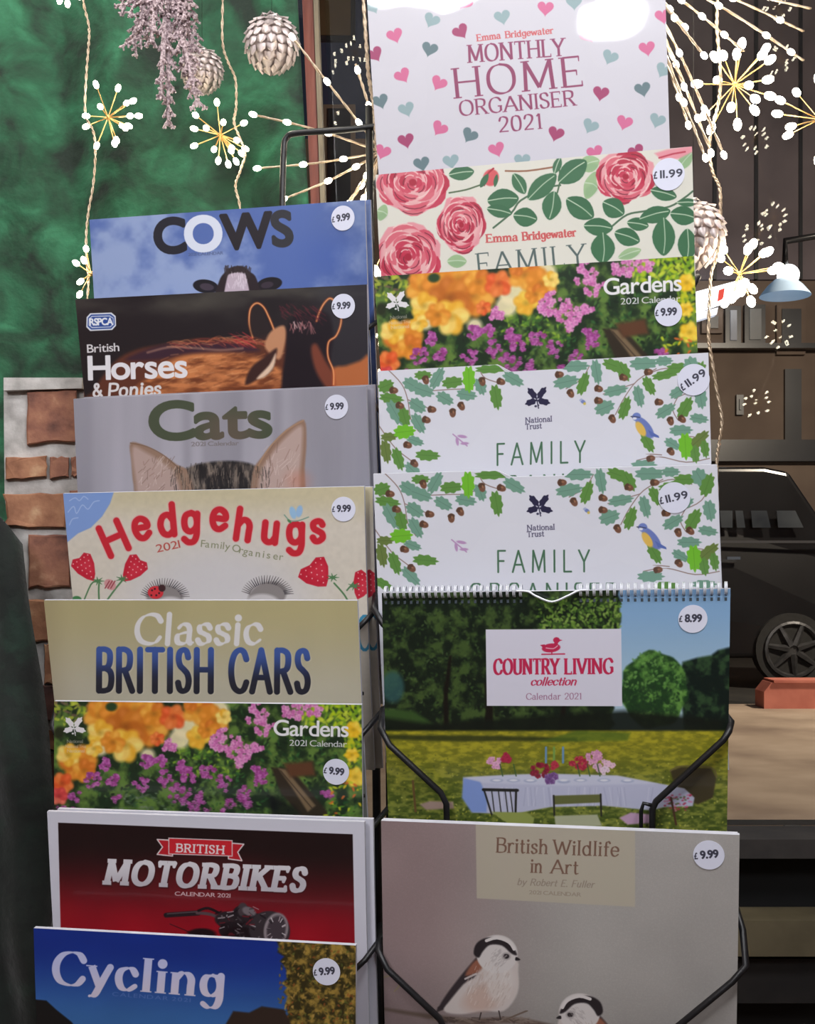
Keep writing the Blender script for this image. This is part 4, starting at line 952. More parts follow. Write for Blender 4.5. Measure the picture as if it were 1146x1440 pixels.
def calendar(key, name, label, cat, art, TL,TR,BL,BR, dl,dr, st, H=.30, notch=None, thick=.004, spiral=False, im=None, group=None, bulge=.003, rough=.34, coat=.5):
    S=Sheet(TL,TR,BL,BR,dl,dr,H,bulge=bulge); SHEETS[key]=S
    org=(S.c[2]+S.c[3])/2; root=thing(name,label,cat,org,group)
    if im is None:
        art(S); im=print_mat(key+'_print',S.image(key+'_print'),rough,coat)
    S.img=None; S.m=im; S.root=root; S.org=org
    slab(S,'page_block',root,org,thick,M_paper,notch=notch)
    V,Fc,UV=grid(S,.0004,org,40,30,notch); o=mesh_obj('front_cover',V,Fc,im,root,True); set_uv(o.data,UV)
    if st: sticker(S,root,org,*st,off=.0012)
    if spiral:
        mb=MB(); N=52
        for i in range(N):
            u=.012+.976*i/(N-1)
            if .43<u<.585: continue
            for du in (-.0022,.0022):
                c=S.P(u+du,.012,-.001); up=(S.P(u,0)-S.P(u,.01)).normalized()
                mb.tube([c+(up*math.cos(a)+S.n*math.sin(a))*.0058+up*.004 for a in [k/10*2*math.pi for k in range(11)]],.0007,5)
        tag(mb.build('wire_binding',M_whitemetal,root),kind='stuff')
        mb=MB(); mb.tube([S.P(.40,-.004,.004),S.P(.435,-.003,.005),S.P(.46,.012,.006),S.P(.505,.030,.006),S.P(.55,.012,.006),S.P(.58,-.003,.005),S.P(.61,-.004,.004)],.0011,6,5)
        mb.build('hanging_loop',M_whitemetal,root)
        mb=MB()
        for i in range(N):
            u=.012+.976*i/(N-1)
            if .43<u<.585: continue
            q=[S.P(u-.0035,.026,.0007),S.P(u+.0035,.026,.0007),S.P(u+.0035,.036,.0007),S.P(u-.0035,.036,.0007)]
            mb.hexa(q,-S.n*.0003)
        tag(mb.build('binding_hole',mat('hole_shadow',rgb(70,80,88),.9),root,False),kind='stuff')
    return S
def behind(key, label, dx, dy, back, group=None):
    """another copy of the same calendar standing in the pocket behind the front one"""
    S=SHEETS[key]; ux=(S.c[1]-S.c[0]).normalized(); uz=(S.c[0]-S.c[3]).normalized()
    r=S.root.copy(); COL.objects.link(r); r['label']=label; r.location=S.org+ux*dx+uz*dy-S.n*back
    for ch in list(S.root.children):
        if ch.name.startswith('price'): continue
        c=ch.copy(); COL.objects.link(c); c.parent=r
    return r

gL='wall calendars in the left column of the rack'; gR='calendars and organisers in the right column of the rack'
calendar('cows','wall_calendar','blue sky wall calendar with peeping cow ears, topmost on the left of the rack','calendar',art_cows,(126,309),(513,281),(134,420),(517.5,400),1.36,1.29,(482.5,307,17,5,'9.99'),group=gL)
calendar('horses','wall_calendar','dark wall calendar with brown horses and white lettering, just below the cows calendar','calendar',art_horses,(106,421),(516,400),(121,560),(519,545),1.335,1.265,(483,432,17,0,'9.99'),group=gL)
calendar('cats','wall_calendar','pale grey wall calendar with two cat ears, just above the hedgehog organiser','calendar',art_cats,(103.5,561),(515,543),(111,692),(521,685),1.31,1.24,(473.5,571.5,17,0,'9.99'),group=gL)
calendar('hedgehugs','family_organiser','cream family organiser with wavy red title, strawberries and a blue corner','organiser',art_hedge,(89,694),(512,684),(106,845),(520,900),1.285,1.215,(483.5,716.5,17.5,0,'9.99'),group=gL,bulge=.005)
calendar('cars','wall_calendar','khaki wall calendar with white script over dark blue condensed capitals','calendar',art_cars,(62,844),(502.5,844.5),(79,989),(509.5,988),1.26,1.19,None,group=gL)
g1=calendar('gardens','wall_calendar','flower garden wall calendar between the khaki and the red calendars in the left column','calendar',art_gardens,(76.5,986),(508.5,991),(78.5,1142),(511,1154),1.235,1.165,(473.5,1080.5,19,-6,'9.99'),group=gL)
calendar('motor','wall_calendar','white bordered dark red motorbike wall calendar, second from the bottom on the left','calendar',art_motor,(66.5,1141),(512.5,1156),(77,1306),(517,1330),1.21,1.14,None,group=gL)
calendar('cycling','wall_calendar','blue cycling wall calendar with autumn trees, lowest in the left column','calendar',art_cycling,(47.5,1305),(500.5,1329.5),(56,1440),(502,1440),1.185,1.115,(460,1364.5,20,8,'9.99'),group=gL,bulge=.006)

calendar('monthly','home_organiser','white home organiser scattered with pink and grey hearts, at the top of the rack','organiser',art_monthly,(511,-96),(932,-134),(534,248),(942,208),1.305,1.235,None,H=.33,group=gR,rough=.5,coat=.9,bulge=.006)
SHEETS['monthly'].m.node_tree.nodes['Principled BSDF'].inputs['Coat Roughness'].default_value=.035
calendar('emma','family_organiser','cream family organiser with red roses and green leaves, below the hearts organiser','organiser',art_emma,(528,246),(973,206),(536,390),(977,360),1.28,1.21,(940,245,22,0,'11.99'),group=gR)
calendar('gardens_right','wall_calendar','flower garden wall calendar in the right column under the rose organiser','calendar',None,(526,389),(976,360),(536,520),(981,498),1.25,1.18,(939.5,439,19,0,'9.99'),im=g1.m,group=gR,coat=.9)
nt=calendar('oak_lower','family_organiser','white family organiser with oak leaves, just above the wire bound picnic calendar','organiser',art_oak,(525,666.5),(1008,653.5),(532,826),(1014.5,821),1.195,1.125,(948,698,22,12,'11.99'),group=gR,notch=(.375,.595,.022))
calendar('oak_upper','family_organiser','white family organiser with oak leaves, just below the garden calendar in the right column','organiser',None,(531,522),(996,496),(537,664),(1000,648),1.225,1.155,(975,533,22,32,'11.99'),im=nt.m,group=gR,notch=(.375,.595,.026))
calendar('country','wall_calendar','wire bound wall calendar with a meadow picnic table and white title label','calendar',art_country,(537,834),(1027,828),(547,1156),(1022,1170),1.17,1.10,(974,869.5,20,0,'8.99'),spiral=True,group=gR)
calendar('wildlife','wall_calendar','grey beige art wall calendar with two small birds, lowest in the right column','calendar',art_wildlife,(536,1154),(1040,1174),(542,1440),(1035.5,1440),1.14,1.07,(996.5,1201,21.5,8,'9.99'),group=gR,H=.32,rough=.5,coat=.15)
behind('cows','second copy of the cows calendar, a sliver behind its right edge',.0035,.001,.011,'spare copies behind the front calendars')
behind('cats','second copy of the grey cat calendar, showing at its right edge',.0065,.001,.010,'spare copies behind the front calendars')
behind('motor','second copy of the red motorbike calendar, white edge showing on its right',.006,-.001,.010,'spare copies behind the front calendars')
behind('hedgehugs','second copy of the hedgehog organiser, white strip at its right edge',.006,-.002,.011,'spare copies behind the front calendars')
behind('oak_lower','second copy of the lower oak leaf organiser, close behind it',.001,-.004,.011,'spare copies behind the front calendars')
behind('wildlife','second copy of the small birds calendar, close behind it',-.001,-.003,.010,'spare copies behind the front calendars')

# ------------------------------------------------------------------ the wire rack
rk=thing('wire_rack','black wire display rack holding two columns of calendars','rack',(0.0,1.35,0))
def post(px0,d0,px1,d1,y0,y1,r=.0035):
    a=at(px0,y0,d0); b=at(px1,y1,d1); g=Vector((b.x,b.y+.02,0.0))
    MB().tube([a,b,g],r,10).build('post',M_wire,rk)
post(519,1.44,533,1.28,150,1440,.0045); post(539,1.42,549,1.27,172,1440,.003)
post(160,1.50,120,1.36,330,1440); post(905,1.36,985,1.23,-60,1440)
mb=MB(); mb.tube([at(397,430,1.46),at(397,300,1.46),at(399,215,1.46),at(403,194,1.46),at(420,187,1.455),at(480,183,1.44),at(540,177,1.43),at(660,168,1.41),at(672,180,1.41),at(676,420,1.41)],.0038,10,4); mb.build('top_hoop',M_wire,rk)
mb=MB(); mb.tube([at(560,-40,1.43),at(562,-90,1.43),at(575,-102,1.43),at(860,-125,1.38),at(874,-112,1.38),at(878,0,1.38)],.0038,10,4); mb.build('top_hoop',M_wire,rk)
for key in ('cows','horses','cats','hedgehugs','cars','gardens','motor','cycling','monthly','emma','gardens_right','oak_upper','oak_lower','country','wildlife'):
    S=SHEETS[key]; left=key in('cows','horses','cats','hedgehugs','cars','gardens','motor','cycling')
    H=S.H; f=lambda u,m,o: S.P(u,m/H,o)
    a=.135 if key!='wildlife' else .13; a=.262 if key=='monthly' else a; o1=.012
    bk=-.04; eu=1.035; su=-.03
    if left:
        p=[f(-.03,a-.035,bk),f(-.012,a,.004),f(.02,a+.012,o1),f(.19,a+.072,o1),f(.2,a+.085,o1),f(.2,H+.004,o1),f(.2,H+.012,-.012),f(.8,H+.012,-.012),f(.8,H+.004,o1),f(.8,a+.085,o1),f(.81,a+.072,o1),f(.975,a+.008,o1),f(1.0,a,o1*.8),f(1.06,a-.02,bk)]
    else:
        p=[f(-.028,a-.01,-.03),f(-.012,a,.004),f(.02,a+.014,o1),f(.172,a+.062,o1),f(.188,a+.074,o1),f(.188,H+.004,o1),f(.188,H+.012,-.012),f(.79,H+.012,-.012),f(.79,H+.004,o1),f(.79,a+.074,o1),f(.80,a+.066,o1),f(.985,a+.004,o1)]+([f(1.022,a-.008,.004),f(1.014,a-.035,-.01),f(.985,a-.06,-.035)] if key=='wildlife' else [f(1.0,a-.004,.010),f(1.008,a-.008,-.004),f(.99,a-.008,-.035)])
    mb=MB(); P=[];
    mb.tube(p,.0028 if left else .0032,8); mb.build('pocket_front',M_wire,rk)
    mb=MB(); mb.tube([f(0.02,a-.03,-.035),f(.98,a-.03,-.035)],.002,6); mb.build('back_bar',M_wire,rk); mb=MB(); mb.tube([f(.2,H+.012,-.012),f(.2,H+.012,-.05),f(.8,H+.012,-.05),f(.8,H+.012,-.012)],.002,6); mb.build('pocket_base',M_wire,rk)
    if key=='country':
        mb=MB(); mb.tube([f(.79,a+.070,o1),f(.765,a+.068,o1),f(.758,a+.076,o1),f(.758,H+.01,o1)],.002,8); mb.build('pocket_brace',M_wire,rk)

# ------------------------------------------------------------------ shop shell
GY=1.98   # window plane
Wm=noisy('dark_stall_board',[(.3,rgb(24,22,22)),(.7,rgb(42,38,36))],12,.7)
M_wall=noisy('warm_shop_wall',[(.3,rgb(150,120,105)),(.7,rgb(172,146,130))],3,.85)
def struct(name, mb, m, smooth=False):
    o=mb.build(name,m,None,smooth); o['kind']='structure'; return o
struct('floor',MB().box((.3,-.25,-.03),(4.6,4.6,.06)),noisy('brown_floor',[(.3,rgb(70,52,42)),(.7,rgb(104,80,64))],6,.5))
struct('ceiling',MB().box((.3,-.25,2.78),(4.6,4.6,.06)),noisy('ceiling_paint',[(.3,rgb(190,186,180)),(.7,rgb(204,200,196))],5,.9))
struct('wall_back',MB().box((.3,-2.58,1.375),(4.6,.06,2.75)),M_wall)
struct('wall_left',MB().box((-2.03,-.25,1.375),(.06,4.6,2.75)),M_wall)
struct('wall_right',MB().box((2.63,-.25,1.375),(.06,4.6,2.75)),M_wall)
sz=at(1000,1166,GY).z
struct('wall_front',MB().box((.3,GY+.04,(sz-.04)/2),(4.6,.08,sz-.04)),noisy('black_stall_riser',[(.3,rgb(9,9,10)),(.7,rgb(17,17,18))],12,.7))
struct('trim_1',MB().box((.3,GY-.0,sz-.015),(4.6,.16,.03)),noisy('window_sill_dark',[(.3,rgb(46,44,44)),(.7,rgb(66,62,60))],20,.6))
ow=noisy('olive_board',[(.3,rgb(86,78,58)),(.7,rgb(116,106,82))],9,.7)
zz=at(1080,1345,1.86)
b=thing('display_ledge','olive brown ledge board low under the window, right of the rack','ledge',(zz.x+.2,1.90,zz.z)); 
MB().box((zz.x+.25,1.9,at(0,1320,1.86).z),(1.5,.08,.055)).build('ledge_board',ow,b,False); MB().box((zz.x+.25,1.92,at(0,1390,1.86).z),(1.5,.05,.07)).build('lower_board',Wm,b,False)
# window: glass pane and red-brown post with cream bead
glass=bpy.data.materials.new('window_glass'); glass.use_nodes=True; n=glass.node_tree; n.nodes.clear()
tr=n.nodes.new('ShaderNodeBsdfTransparent'); tr.inputs[0].default_value=(.93,.95,.95,1); gl=n.nodes.new('ShaderNodeBsdfGlossy'); gl.inputs['Roughness'].default_value=.0
fr=n.nodes.new('ShaderNodeFresnel'); fr.inputs[0].default_value=1.5; mx=n.nodes.new('ShaderNodeMixShader'); ou=n.nodes.new('ShaderNodeOutputMaterial')
n.links.new(fr.outputs[0],mx.inputs[0]); n.links.new(tr.outputs[0],mx.inputs[1]); n.links.new(gl.outputs[0],mx.inputs[2]); n.links.new(mx.outputs[0],ou.inputs[0])
struct('window_1',MB().box((.3,GY+.03,(2.75+sz)/2),(4.6,.006,2.75-sz)),glass)
wood=noisy('red_brown_wood',[(.3,rgb(112,50,36)),(.6,rgb(156,82,62)),(.8,rgb(176,104,82))],10,.42,stretch=(6,6,.7),bump=.15)
cream=noisy('cream_bead',[(.3,rgb(140,125,100)),(.7,rgb(176,160,132))],14,.5,stretch=(4,4,1))
def bar(x0,x1,xb0,xb1,y0,y1,d,t,m,nm):
    q=[at(x0,y0,d),at(x1,y0,d),at(xb1,y1,d),at(xb0,y1,d)]; return struct(nm,MB().hexa(q,(0,t,0)),m)
bar(418,435,439,452,-160,330,1.82,.05,wood,'trim_2'); bar(435,441,452,458.5,-160,330,1.815,.04,cream,'trim_3')

# ------------------------------------------------------------------ green velvet curtain
M_velvet=noisy('green_crushed_velvet',[(.34,rgb(8,32,20)),(.46,rgb(20,66,42)),(.57,rgb(30,90,60)),(.74,rgb(58,132,94))],15,.8,detail=9,bump=.9,bscale=26,sheen=.12,stretch=(1.0,.3,1.0),dist=.5,bdist=.009)
V=[];Fc=[]; nu,nv=130,90
for j in range(nv+1):
    t=j/nv; py=-220+t*2300
    for i in range(nu+1):
        s=i/nu; d=1.76; xr=421+(py)*.055; px=-420+s*(xr+420)
        P=at(px,py,d); x=P.x
        fold=.016*math.sin(x*21+.9*math.sin(P.z*2.6)+1.2)+.007*math.sin(x*47+P.z*3.3)
        fold+= .006*math.sin(P.z*17+x*9)*math.sin(x*23)
        V.append(Vector((P.x,P.y+fold+ .03*math.sin(x*9),P.z)))
V=[Vector((v.x,v.y,max(v.z,.01+.0001*k/len(V)))) for k,v in enumerate(V)]
Fc=[(j*(nu+1)+i,(j+1)*(nu+1)+i,(j+1)*(nu+1)+i+1,j*(nu+1)+i+1) for j in range(nv) for i in range(nu)]
org=Vector((-.7,1.76,0)); cu=mesh_obj('velvet_curtain',[v-org for v in V],Fc,M_velvet,None,True); cu.location=org
tag(cu,'draped green crushed velvet curtain filling the left side behind the rack','curtain')
md=cu.modifiers.new('cloth','SOLIDIFY'); md.thickness=.003; md.offset=1

# separate cloth over the lower left, shade put into its dark colour
M_dcloth=noisy('shaded_green_velvet',[(.35,rgb(3,9,7)),(.55,rgb(8,22,16)),(.75,rgb(20,46,34))],16,.85,detail=7,bump=.6,bscale=40,sheen=.25,dist=1.0,bdist=.005)
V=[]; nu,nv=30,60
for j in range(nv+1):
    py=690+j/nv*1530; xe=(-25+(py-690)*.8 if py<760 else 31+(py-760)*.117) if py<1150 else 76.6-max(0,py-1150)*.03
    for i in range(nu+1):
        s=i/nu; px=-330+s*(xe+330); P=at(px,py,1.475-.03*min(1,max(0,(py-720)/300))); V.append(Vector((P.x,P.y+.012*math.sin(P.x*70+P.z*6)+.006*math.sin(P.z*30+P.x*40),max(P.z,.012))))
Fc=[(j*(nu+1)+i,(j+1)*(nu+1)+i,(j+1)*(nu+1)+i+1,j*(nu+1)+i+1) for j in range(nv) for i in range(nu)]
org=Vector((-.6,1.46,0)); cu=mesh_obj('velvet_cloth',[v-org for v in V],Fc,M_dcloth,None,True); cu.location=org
tag(cu,'green velvet cloth with shade in its dark colour, hanging over the lower left corner of the brick panel','cloth')
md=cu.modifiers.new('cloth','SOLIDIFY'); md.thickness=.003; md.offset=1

# ------------------------------------------------------------------ faux brick panel
bp_=thing('brick_panel','brick effect display panel with white joints at the left edge beside the rack','panel',(-.43,1.56,.4))
M_joint=noisy('white_mortar',[(.3,rgb(150,146,142)),(.6,rgb(196,192,188)),(.8,rgb(214,212,208))],40,.85,bump=.5,bscale=120)
bm1=noisy('worn_red_brick',[(.3,rgb(92,58,50)),(.48,rgb(140,92,74)),(.6,rgb(158,108,84)),(.72,rgb(196,150,120))],34,.8,detail=8,bump=.7,bscale=90)
bm2=noisy('pale_orange_brick',[(.3,rgb(118,76,54)),(.48,rgb(160,110,82)),(.6,rgb(176,126,94)),(.72,rgb(206,166,130))],34,.8,detail=8,bump=.7,bscale=90)
bm3=noisy('purple_brown_brick',[(.25,rgb(62,42,40)),(.5,rgb(104,70,64)),(.75,rgb(140,104,92))],22,.8,detail=8,bump=.7,bscale=90)
D0=1.52
def lx(y):  # slanting left border of the panel
    return 5 if y<690 else 5+(y-690)*.148 + max(0,y-1000)*.02
J=MB(); ys=[535]+[700+k*60 for k in range(14)]
for y0,y1 in zip(ys,ys[1:]):
    J.hexa([at(lx(y0),y0,D0),at(190,y0,D0),at(190,y1,D0),at(lx(y1),y1,D0)],(0,.03,0))
J.build('mortar_board',M_joint,bp_,False)
MB().hexa([at(5,531,D0-.012),at(116,531,D0-.012),at(115,546,D0-.012),at(5,549,D0-.012)],(0,.02,0)).build('top_ledge',M_joint,bp_,False)
def brick(x0,y0,x1,y1,m,sl=0):
    rb=random.Random(int(x0*7+y0)); x0=max(x0,lx(y0)-2,) if x0<60 else x0
    n=5; top=[];bot=[]
    mb=MB(); V=[];d=D0-.009
    ring=[]
    for i in range(n+1): t=i/n; ring.append((x0+(x1-x0)*t,y0-sl*t+rb.uniform(-1.5,1.5)))
    for i in range(3): t=(i+1)/4; ring.append((x1+rb.uniform(-1,1),y0-sl+(y1-y0)*t))
    for i in range(n+1): t=1-i/n; ring.append((x0+(x1-x0)*t,y1-sl*t+rb.uniform(-1.8,1.8)))
    for i in range(3): t=1-(i+1)/4; ring.append((x0+rb.uniform(-1,1.2)+max(0,(lx(y0+(y1-y0)*t)-x0)) ,y0+(y1-y0)*t))
    cx=sum(p[0] for p in ring)/len(ring); cy=sum(p[1] for p in ring)/len(ring); N=len(ring)
    for k,(sc,dd) in enumerate(((1,D0+.001),(1,d+.002),(.94,d))):
        V+=[at(cx+(x-cx)*sc,cy+(y-cy)*sc,dd+rb.uniform(-.0008,.0008)) for x,y in ring]
    Fc=[(k*N+i,k*N+(i+1)%N,(k+1)*N+(i+1)%N,(k+1)*N+i) for k in range(2) for i in range(N)]+[tuple(2*N+i for i in range(N))]
    mb.add(V,Fc); mb.build('brick',m,bp_,False)
for a in ((38,552,108,624,bm1,4),(118,548,186,620,bm1),(8,644,66,674,bm2,3),(70,643,97,672,bm1,1),(100,642,112,670,bm1),(116,641,180,670,bm2),(0,694,92,741,bm2,0),(98,690,186,740,bm1),
          (40,752,99,826,bm1),(104,752,186,826,bm1),(24,844,69,901,bm2),(90,844,186,900,bm1),(62,906,78,962,bm2),(84,906,186,960,bm1),(40,964,80,1015,bm3),(86,964,186,1015,bm1),(40,1027,76,1054,bm2),(82,1027,186,1055,bm1),(40,1060,90,1138,bm3),(96,1060,186,1138,bm3),
          (60,1150,186,1215,bm3),(70,1228,186,1290,bm1)):
    brick(*a)

# ------------------------------------------------------------------ lights: wire strings with starbursts
def sph_dirs(n, seed, flat=.9):
    q=random.Random(seed); out=[]
    for i in range(n):
        y=1-2*(i+.5)/n; r=math.sqrt(1-y*y); a=i*2.39996+seed
        v=Vector((r*math.cos(a)+q.uniform(-.15,.15),y*.8+q.uniform(-.1,.1),r*math.sin(a)+q.uniform(-.15,.15))).normalized(); out.append(v)
    return out
_b=MB().sphere((0,0,0),1,8,6).build('bulb_mesh',M_led); BULB=_b.data; bpy.data.objects.remove(_b)
_b=MB().sphere((0,0,0),1,8,6).build('bulb_mesh',M_ledbig); BULBB=_b.data; bpy.data.objects.remove(_b)
_b=MB().tube([(0,0,0),(0,0,1)],1,5).build('stem_mesh',M_gold); STEM=_b.data; STEMO=_b.location.copy(); bpy.data.objects.remove(_b)
for me in (BULB,BULBB,STEM):
    if me is STEM: me.transform(Matrix.Translation(STEMO))
    else:
        zc=sum(v.co.z for v in me.vertices)/len(me.vertices); me.transform(Matrix.Translation((0,0,-zc)))
def burst(c, rad, label, seed, tips=None, n=15, br=.0036, big=False, group='starburst fairy lights'):
    r=thing('starburst_light',label,'light',c,group)
    MB().sphere(c,.0035,8,6).build('hub',M_gold,r)
    if tips: dirs=[(at(px,py,c[1]+dz)-Vector(c)) for px,py,dz in tips]
    else: dirs=[v*rad*random.Random(seed+i).uniform(.8,1.1) for i,v in enumerate(sph_dirs(n,seed))]
    for v in dirs:
        s=bpy.data.objects.new('stem',STEM); COL.objects.link(s); s.parent=r; s.scale=(.0008,.0008,v.length*.94); s.rotation_euler=v.to_track_quat('Z','Y').to_euler()
        b=bpy.data.objects.new('bulb',BULBB if big else BULB); COL.objects.link(b); b.parent=r; b.location=v; b.scale=(br,br,br*1.45); b.rotation_euler=v.to_track_quat('Z','Y').to_euler()
    return r
def string(label, pts_, r=.0013, group='light string cables'):
    mb=MB(); P,_=catmull([Vector(p) for p in pts_],[1]*len(pts_),8)
    q=random.Random(len(pts_)); tw=[]
    o1=[p+Vector((.0011*math.cos(i*1.3),.0011*math.sin(i*1.3),0)) for i,p in enumerate(P)]; o2=[p-Vector((.0011*math.cos(i*1.3),.0011*math.sin(i*1.3),0)) for i,p in enumerate(P)]
    mb.tube(o1,r*.75,6); mb.tube(o2,r*.75,6)
    return tag(mb.build('light_cable',M_cable),label,'cable',group)
def pxs(l,d): return [at(x,y,d) for x,y in l]
dl=1.56
string('pale light cable hanging down at far left past the lowest left starburst',pxs([(112,-60),(117,0),(125,38),(124,70),(121,110),(120,160),(131,185),(134,215),(131,260),(124,300),(121,340),(124,400),(120,440)],dl))
string('pale light cable hanging down the middle of the green curtain',pxs([(312,-60),(313,0),(313,60),(321,88),(331,112),(332,150),(329,172),(338,196),(345,215),(338,240),(331,262),(337,290),(339,340)],dl))
burst(at(152,165,dl),.04,'starburst light on the left part of the green curtain',1,[(135,119,-.01),(166,124,0),(178,145,.02),(187,142,-.01),(141,150,-.03),(121,163,0),(121,178,.01),(183,163,-.02),(195,163,.01),(176,180,-.02),(172,177,.02),(136,205,0),(161,202,-.01),(164,197,.02),(181,177,.01)])
burst(at(310,190,dl),.045,'starburst light in the middle of the green curtain below the snowflake',2,[(305,144,0),(275,162,.01),(273,181,-.01),(290,180,-.03),(273,205,0),(314,172,-.03),(343,173,.01),(333,197,-.02),(345,209,.01),(301,210,-.02),(307,226,0),(321,231,0),(332,227,.01),(325,212,-.02),(340,216,.01),(326,208,-.03)])
burst(at(128,385,1.52),.03,'partly hidden starburst light at the left edge of the cows calendar',3,[(107,370,0),(113,396,0),(112,414,0),(121,350,.02),(138,372,.03),(146,392,.03),(118,366,-.01)])
burst(at(92,-22,dl),.04,'starburst light cut by the top edge at far left',4,[(95,5,0),(84,1,.02),(70,-20,0),(78,-45,.01),(96,-62,0),(118,-50,0),(126,-20,.01),(110,-5,.02)])
# right side, in front of the window
dr_=1.48
string('long light cable hanging right of the rack in front of the dark window',pxs([(1008,-60),(1009,0),(1008,40),(1012,85),(1013,120),(1009,150),(1000,185),(997,215),(1003,245),(1012,265),(1013,300),(1012,330),(1008,360),(1000,385),(998,420),(996,470),(1000,500),(1008,550),(1015,590),(1011,625),(1008,650),(1009,720)],dr_),.0018)
burst(at(1033,119,dr_),.05,'large starburst light right of the hearts organiser',5,[(1005,80,0),(1017,78,.02),(1036,76,0),(1043,62,-.01),(1072,77,0),(1077,68,.02),(1083,84,-.01),(980,118,0),(1009,113,.03),(1053,120,-.04),(1080,112,0),(1083,135,0),(1062,139,.02),(1061,155,0),(1028,151,-.02),(1037,175,.01),(991,162,0),(1000,181,.02)],br=.0052,big=True)
burst(at(1040,385,dr_),.045,'bright starburst light beside the rose organiser on the right',6,[(1052,350,-.01),(1059,343,.02),(1080,354,0),(1074,356,.02),(1088,380,-.02),(1094,375,.01),(1024,381,-.02),(1017,350,.02),(1048,398,-.02),(1058,406,0),(1056,424,.01),(1042,410,-.02),(1030,418,.01),(1020,425,0),(1012,362,.01)],br=.0052,big=True)
burst(at(1152,168,dr_),.05,'starburst light at the right edge beside the large one',7,[(1097,141,0),(1093,160,.01),(1112,178,0),(1108,190,.02),(1150,110,0),(1180,120,0),(1200,170,0),(1190,210,0),(1150,225,0),(1120,130,.03)],br=.0048,big=True)
burst(at(528,378,1.46),.03,'starburst light mostly hidden in the gap between the two calendar columns',8,[(527,379,-.04),(532,385,-.03),(520,350,.01),(540,352,.02),(545,400,.02),(510,395,.03)],br=.005,big=True)
# lights hanging nearer the camera, seen only as reflections in the window
yl=.9
def mirrored(px,py,yb):   # where a light at depth yb must hang for its mirror image to stand at px,py
    dm=2*(GY+.03)-yb; P=at(px,py,dm); return Vector((P.x,yb,P.z))
ML=[(455,86,'near the ceiling left'),(500,74,'near the ceiling, second from left'),(457,166,'lower of the ceiling group'),(1093,8,'highest at right'),(1096,84,'second highest at right'),(1062,196,'third down at right'),(1088,306,'fourth down at right'),(1064,330,'fifth down at right'),(1096,470,'second lowest at right'),(1064,566,'lowest at right')]
for k,(x,y,t) in enumerate(ML):
    c=mirrored(x,y,yl+.02*(k%3)); 
    if c.z>2.7: c.z=2.7
    burst(c,.036,'starburst light reflected as golden dots in the window, '+t,20+k,None,13,.0028,group='reflected starburst lights')
for px,top in ((1075,-60),):
    c0=mirrored(1096,84,yl); c1=mirrored(1064,566,yl); string('light cable in front of the shop, outside the frame at right',[Vector((c0.x,yl,2.72)),c0,mirrored(1062,196,yl),mirrored(1088,306,yl),mirrored(1096,470,yl),c1])

# firework lights: long wire branches beaded with lamps
def firework(c, label, branches, group=None):
    r=thing('firework_light',label,'light',c,group); c=Vector(c)
    MB().sphere(c,.008,10,8).build('hub',M_silver,r)
    for tip,beads,bow in branches:
        tip=Vector(tip); mid=(c+tip)/2+Vector((0,0,bow))
        P,_=catmull([c,mid,tip],[1]*3,14)
        mb=MB(); mb.tube([p+Vector((math.cos(i*1.1),math.sin(i*1.1),0))*.0009 for i,p in enumerate(P)],.0011,6); mb.tube([p-Vector((math.cos(i*1.1),math.sin(i*1.1),0))*.0009 for i,p in enumerate(P)],.0011,6)
        b=mb.build('branch',M_cable,r)
        for t in beads:
            p=P[min(int(t*(len(P)-1)),len(P)-1)]; q=bpy.data.objects.new('bulb',BULBB); COL.objects.link(q); q.parent=b; q.location=p-c; q.scale=(.0036,.0036,.0052)
            q.rotation_euler=(tip-c).to_track_quat('Z','Y').to_euler()
d=1.50
fl=[((356,161),(.45,.72,1),.004),((358,237),(.35,.62,.98),-.003),((396,281),(.3,.55,.99),-.004),((411,52),(.3,.62,1),.0),((480,300),(.5,.8,1),-.003),((455,330),(.3,.7,1),-.003),((505,310),(.6,1),-.003),((540,310),(.6,1),0),((600,120),(.5,1),0),((640,200),(.5,1),0),((610,290),(.5,1),0),((560,90),(.6,1),0),((500,90),(.5,.9),.003),((485,345),(.5,1),0)]
firework(at(537,214,d),'firework shaped light with long beaded wires, left behind the hearts organiser',[(at(x,y,d-.03+.06*((i*37)%10)/10),bd,bw) for i,((x,y),bd,bw) in enumerate(fl)],'firework lights')
d=1.46
fl=[((990,78),(.6,1),0),((1000,215),(.55,.8,1),.004),((1018,218),(.5,.75,1),.01),((992,222),(.4,.7,1),-.004),((968,176),(.6,.8,1),0),((1046,72),(.45,.62,.8),.004),((1130,85),(.3,.5,.75,.9),.01),((1130,44),(.35,.6,.85),.008),((962,122),(.6,1),0),((1140,12),(.4,.7),.0),((1010,-20),(.7,1),0),((860,60),(1,),0),((800,20),(1,),0),((1040,-120),(.5,1),0),((900,-170),(.5,1),0),((800,-120),(1,),0),((963,38),(.7,1),0)]
firework(at(893,-45,d),'firework shaped light with long beaded wires, right behind the hearts organiser',[(at(x,y,d-.03+.06*((i*37)%10)/10),bd,bw) for i,((x,y),bd,bw) in enumerate(fl)],'firework lights')
mb=MB(); 
string('thin beaded cable close to the left edge of the hearts organiser',pxs([(507,-60),(511,0),(515,60),(518,105),(524,140),(528,175),(530,214)],1.42),.0022)

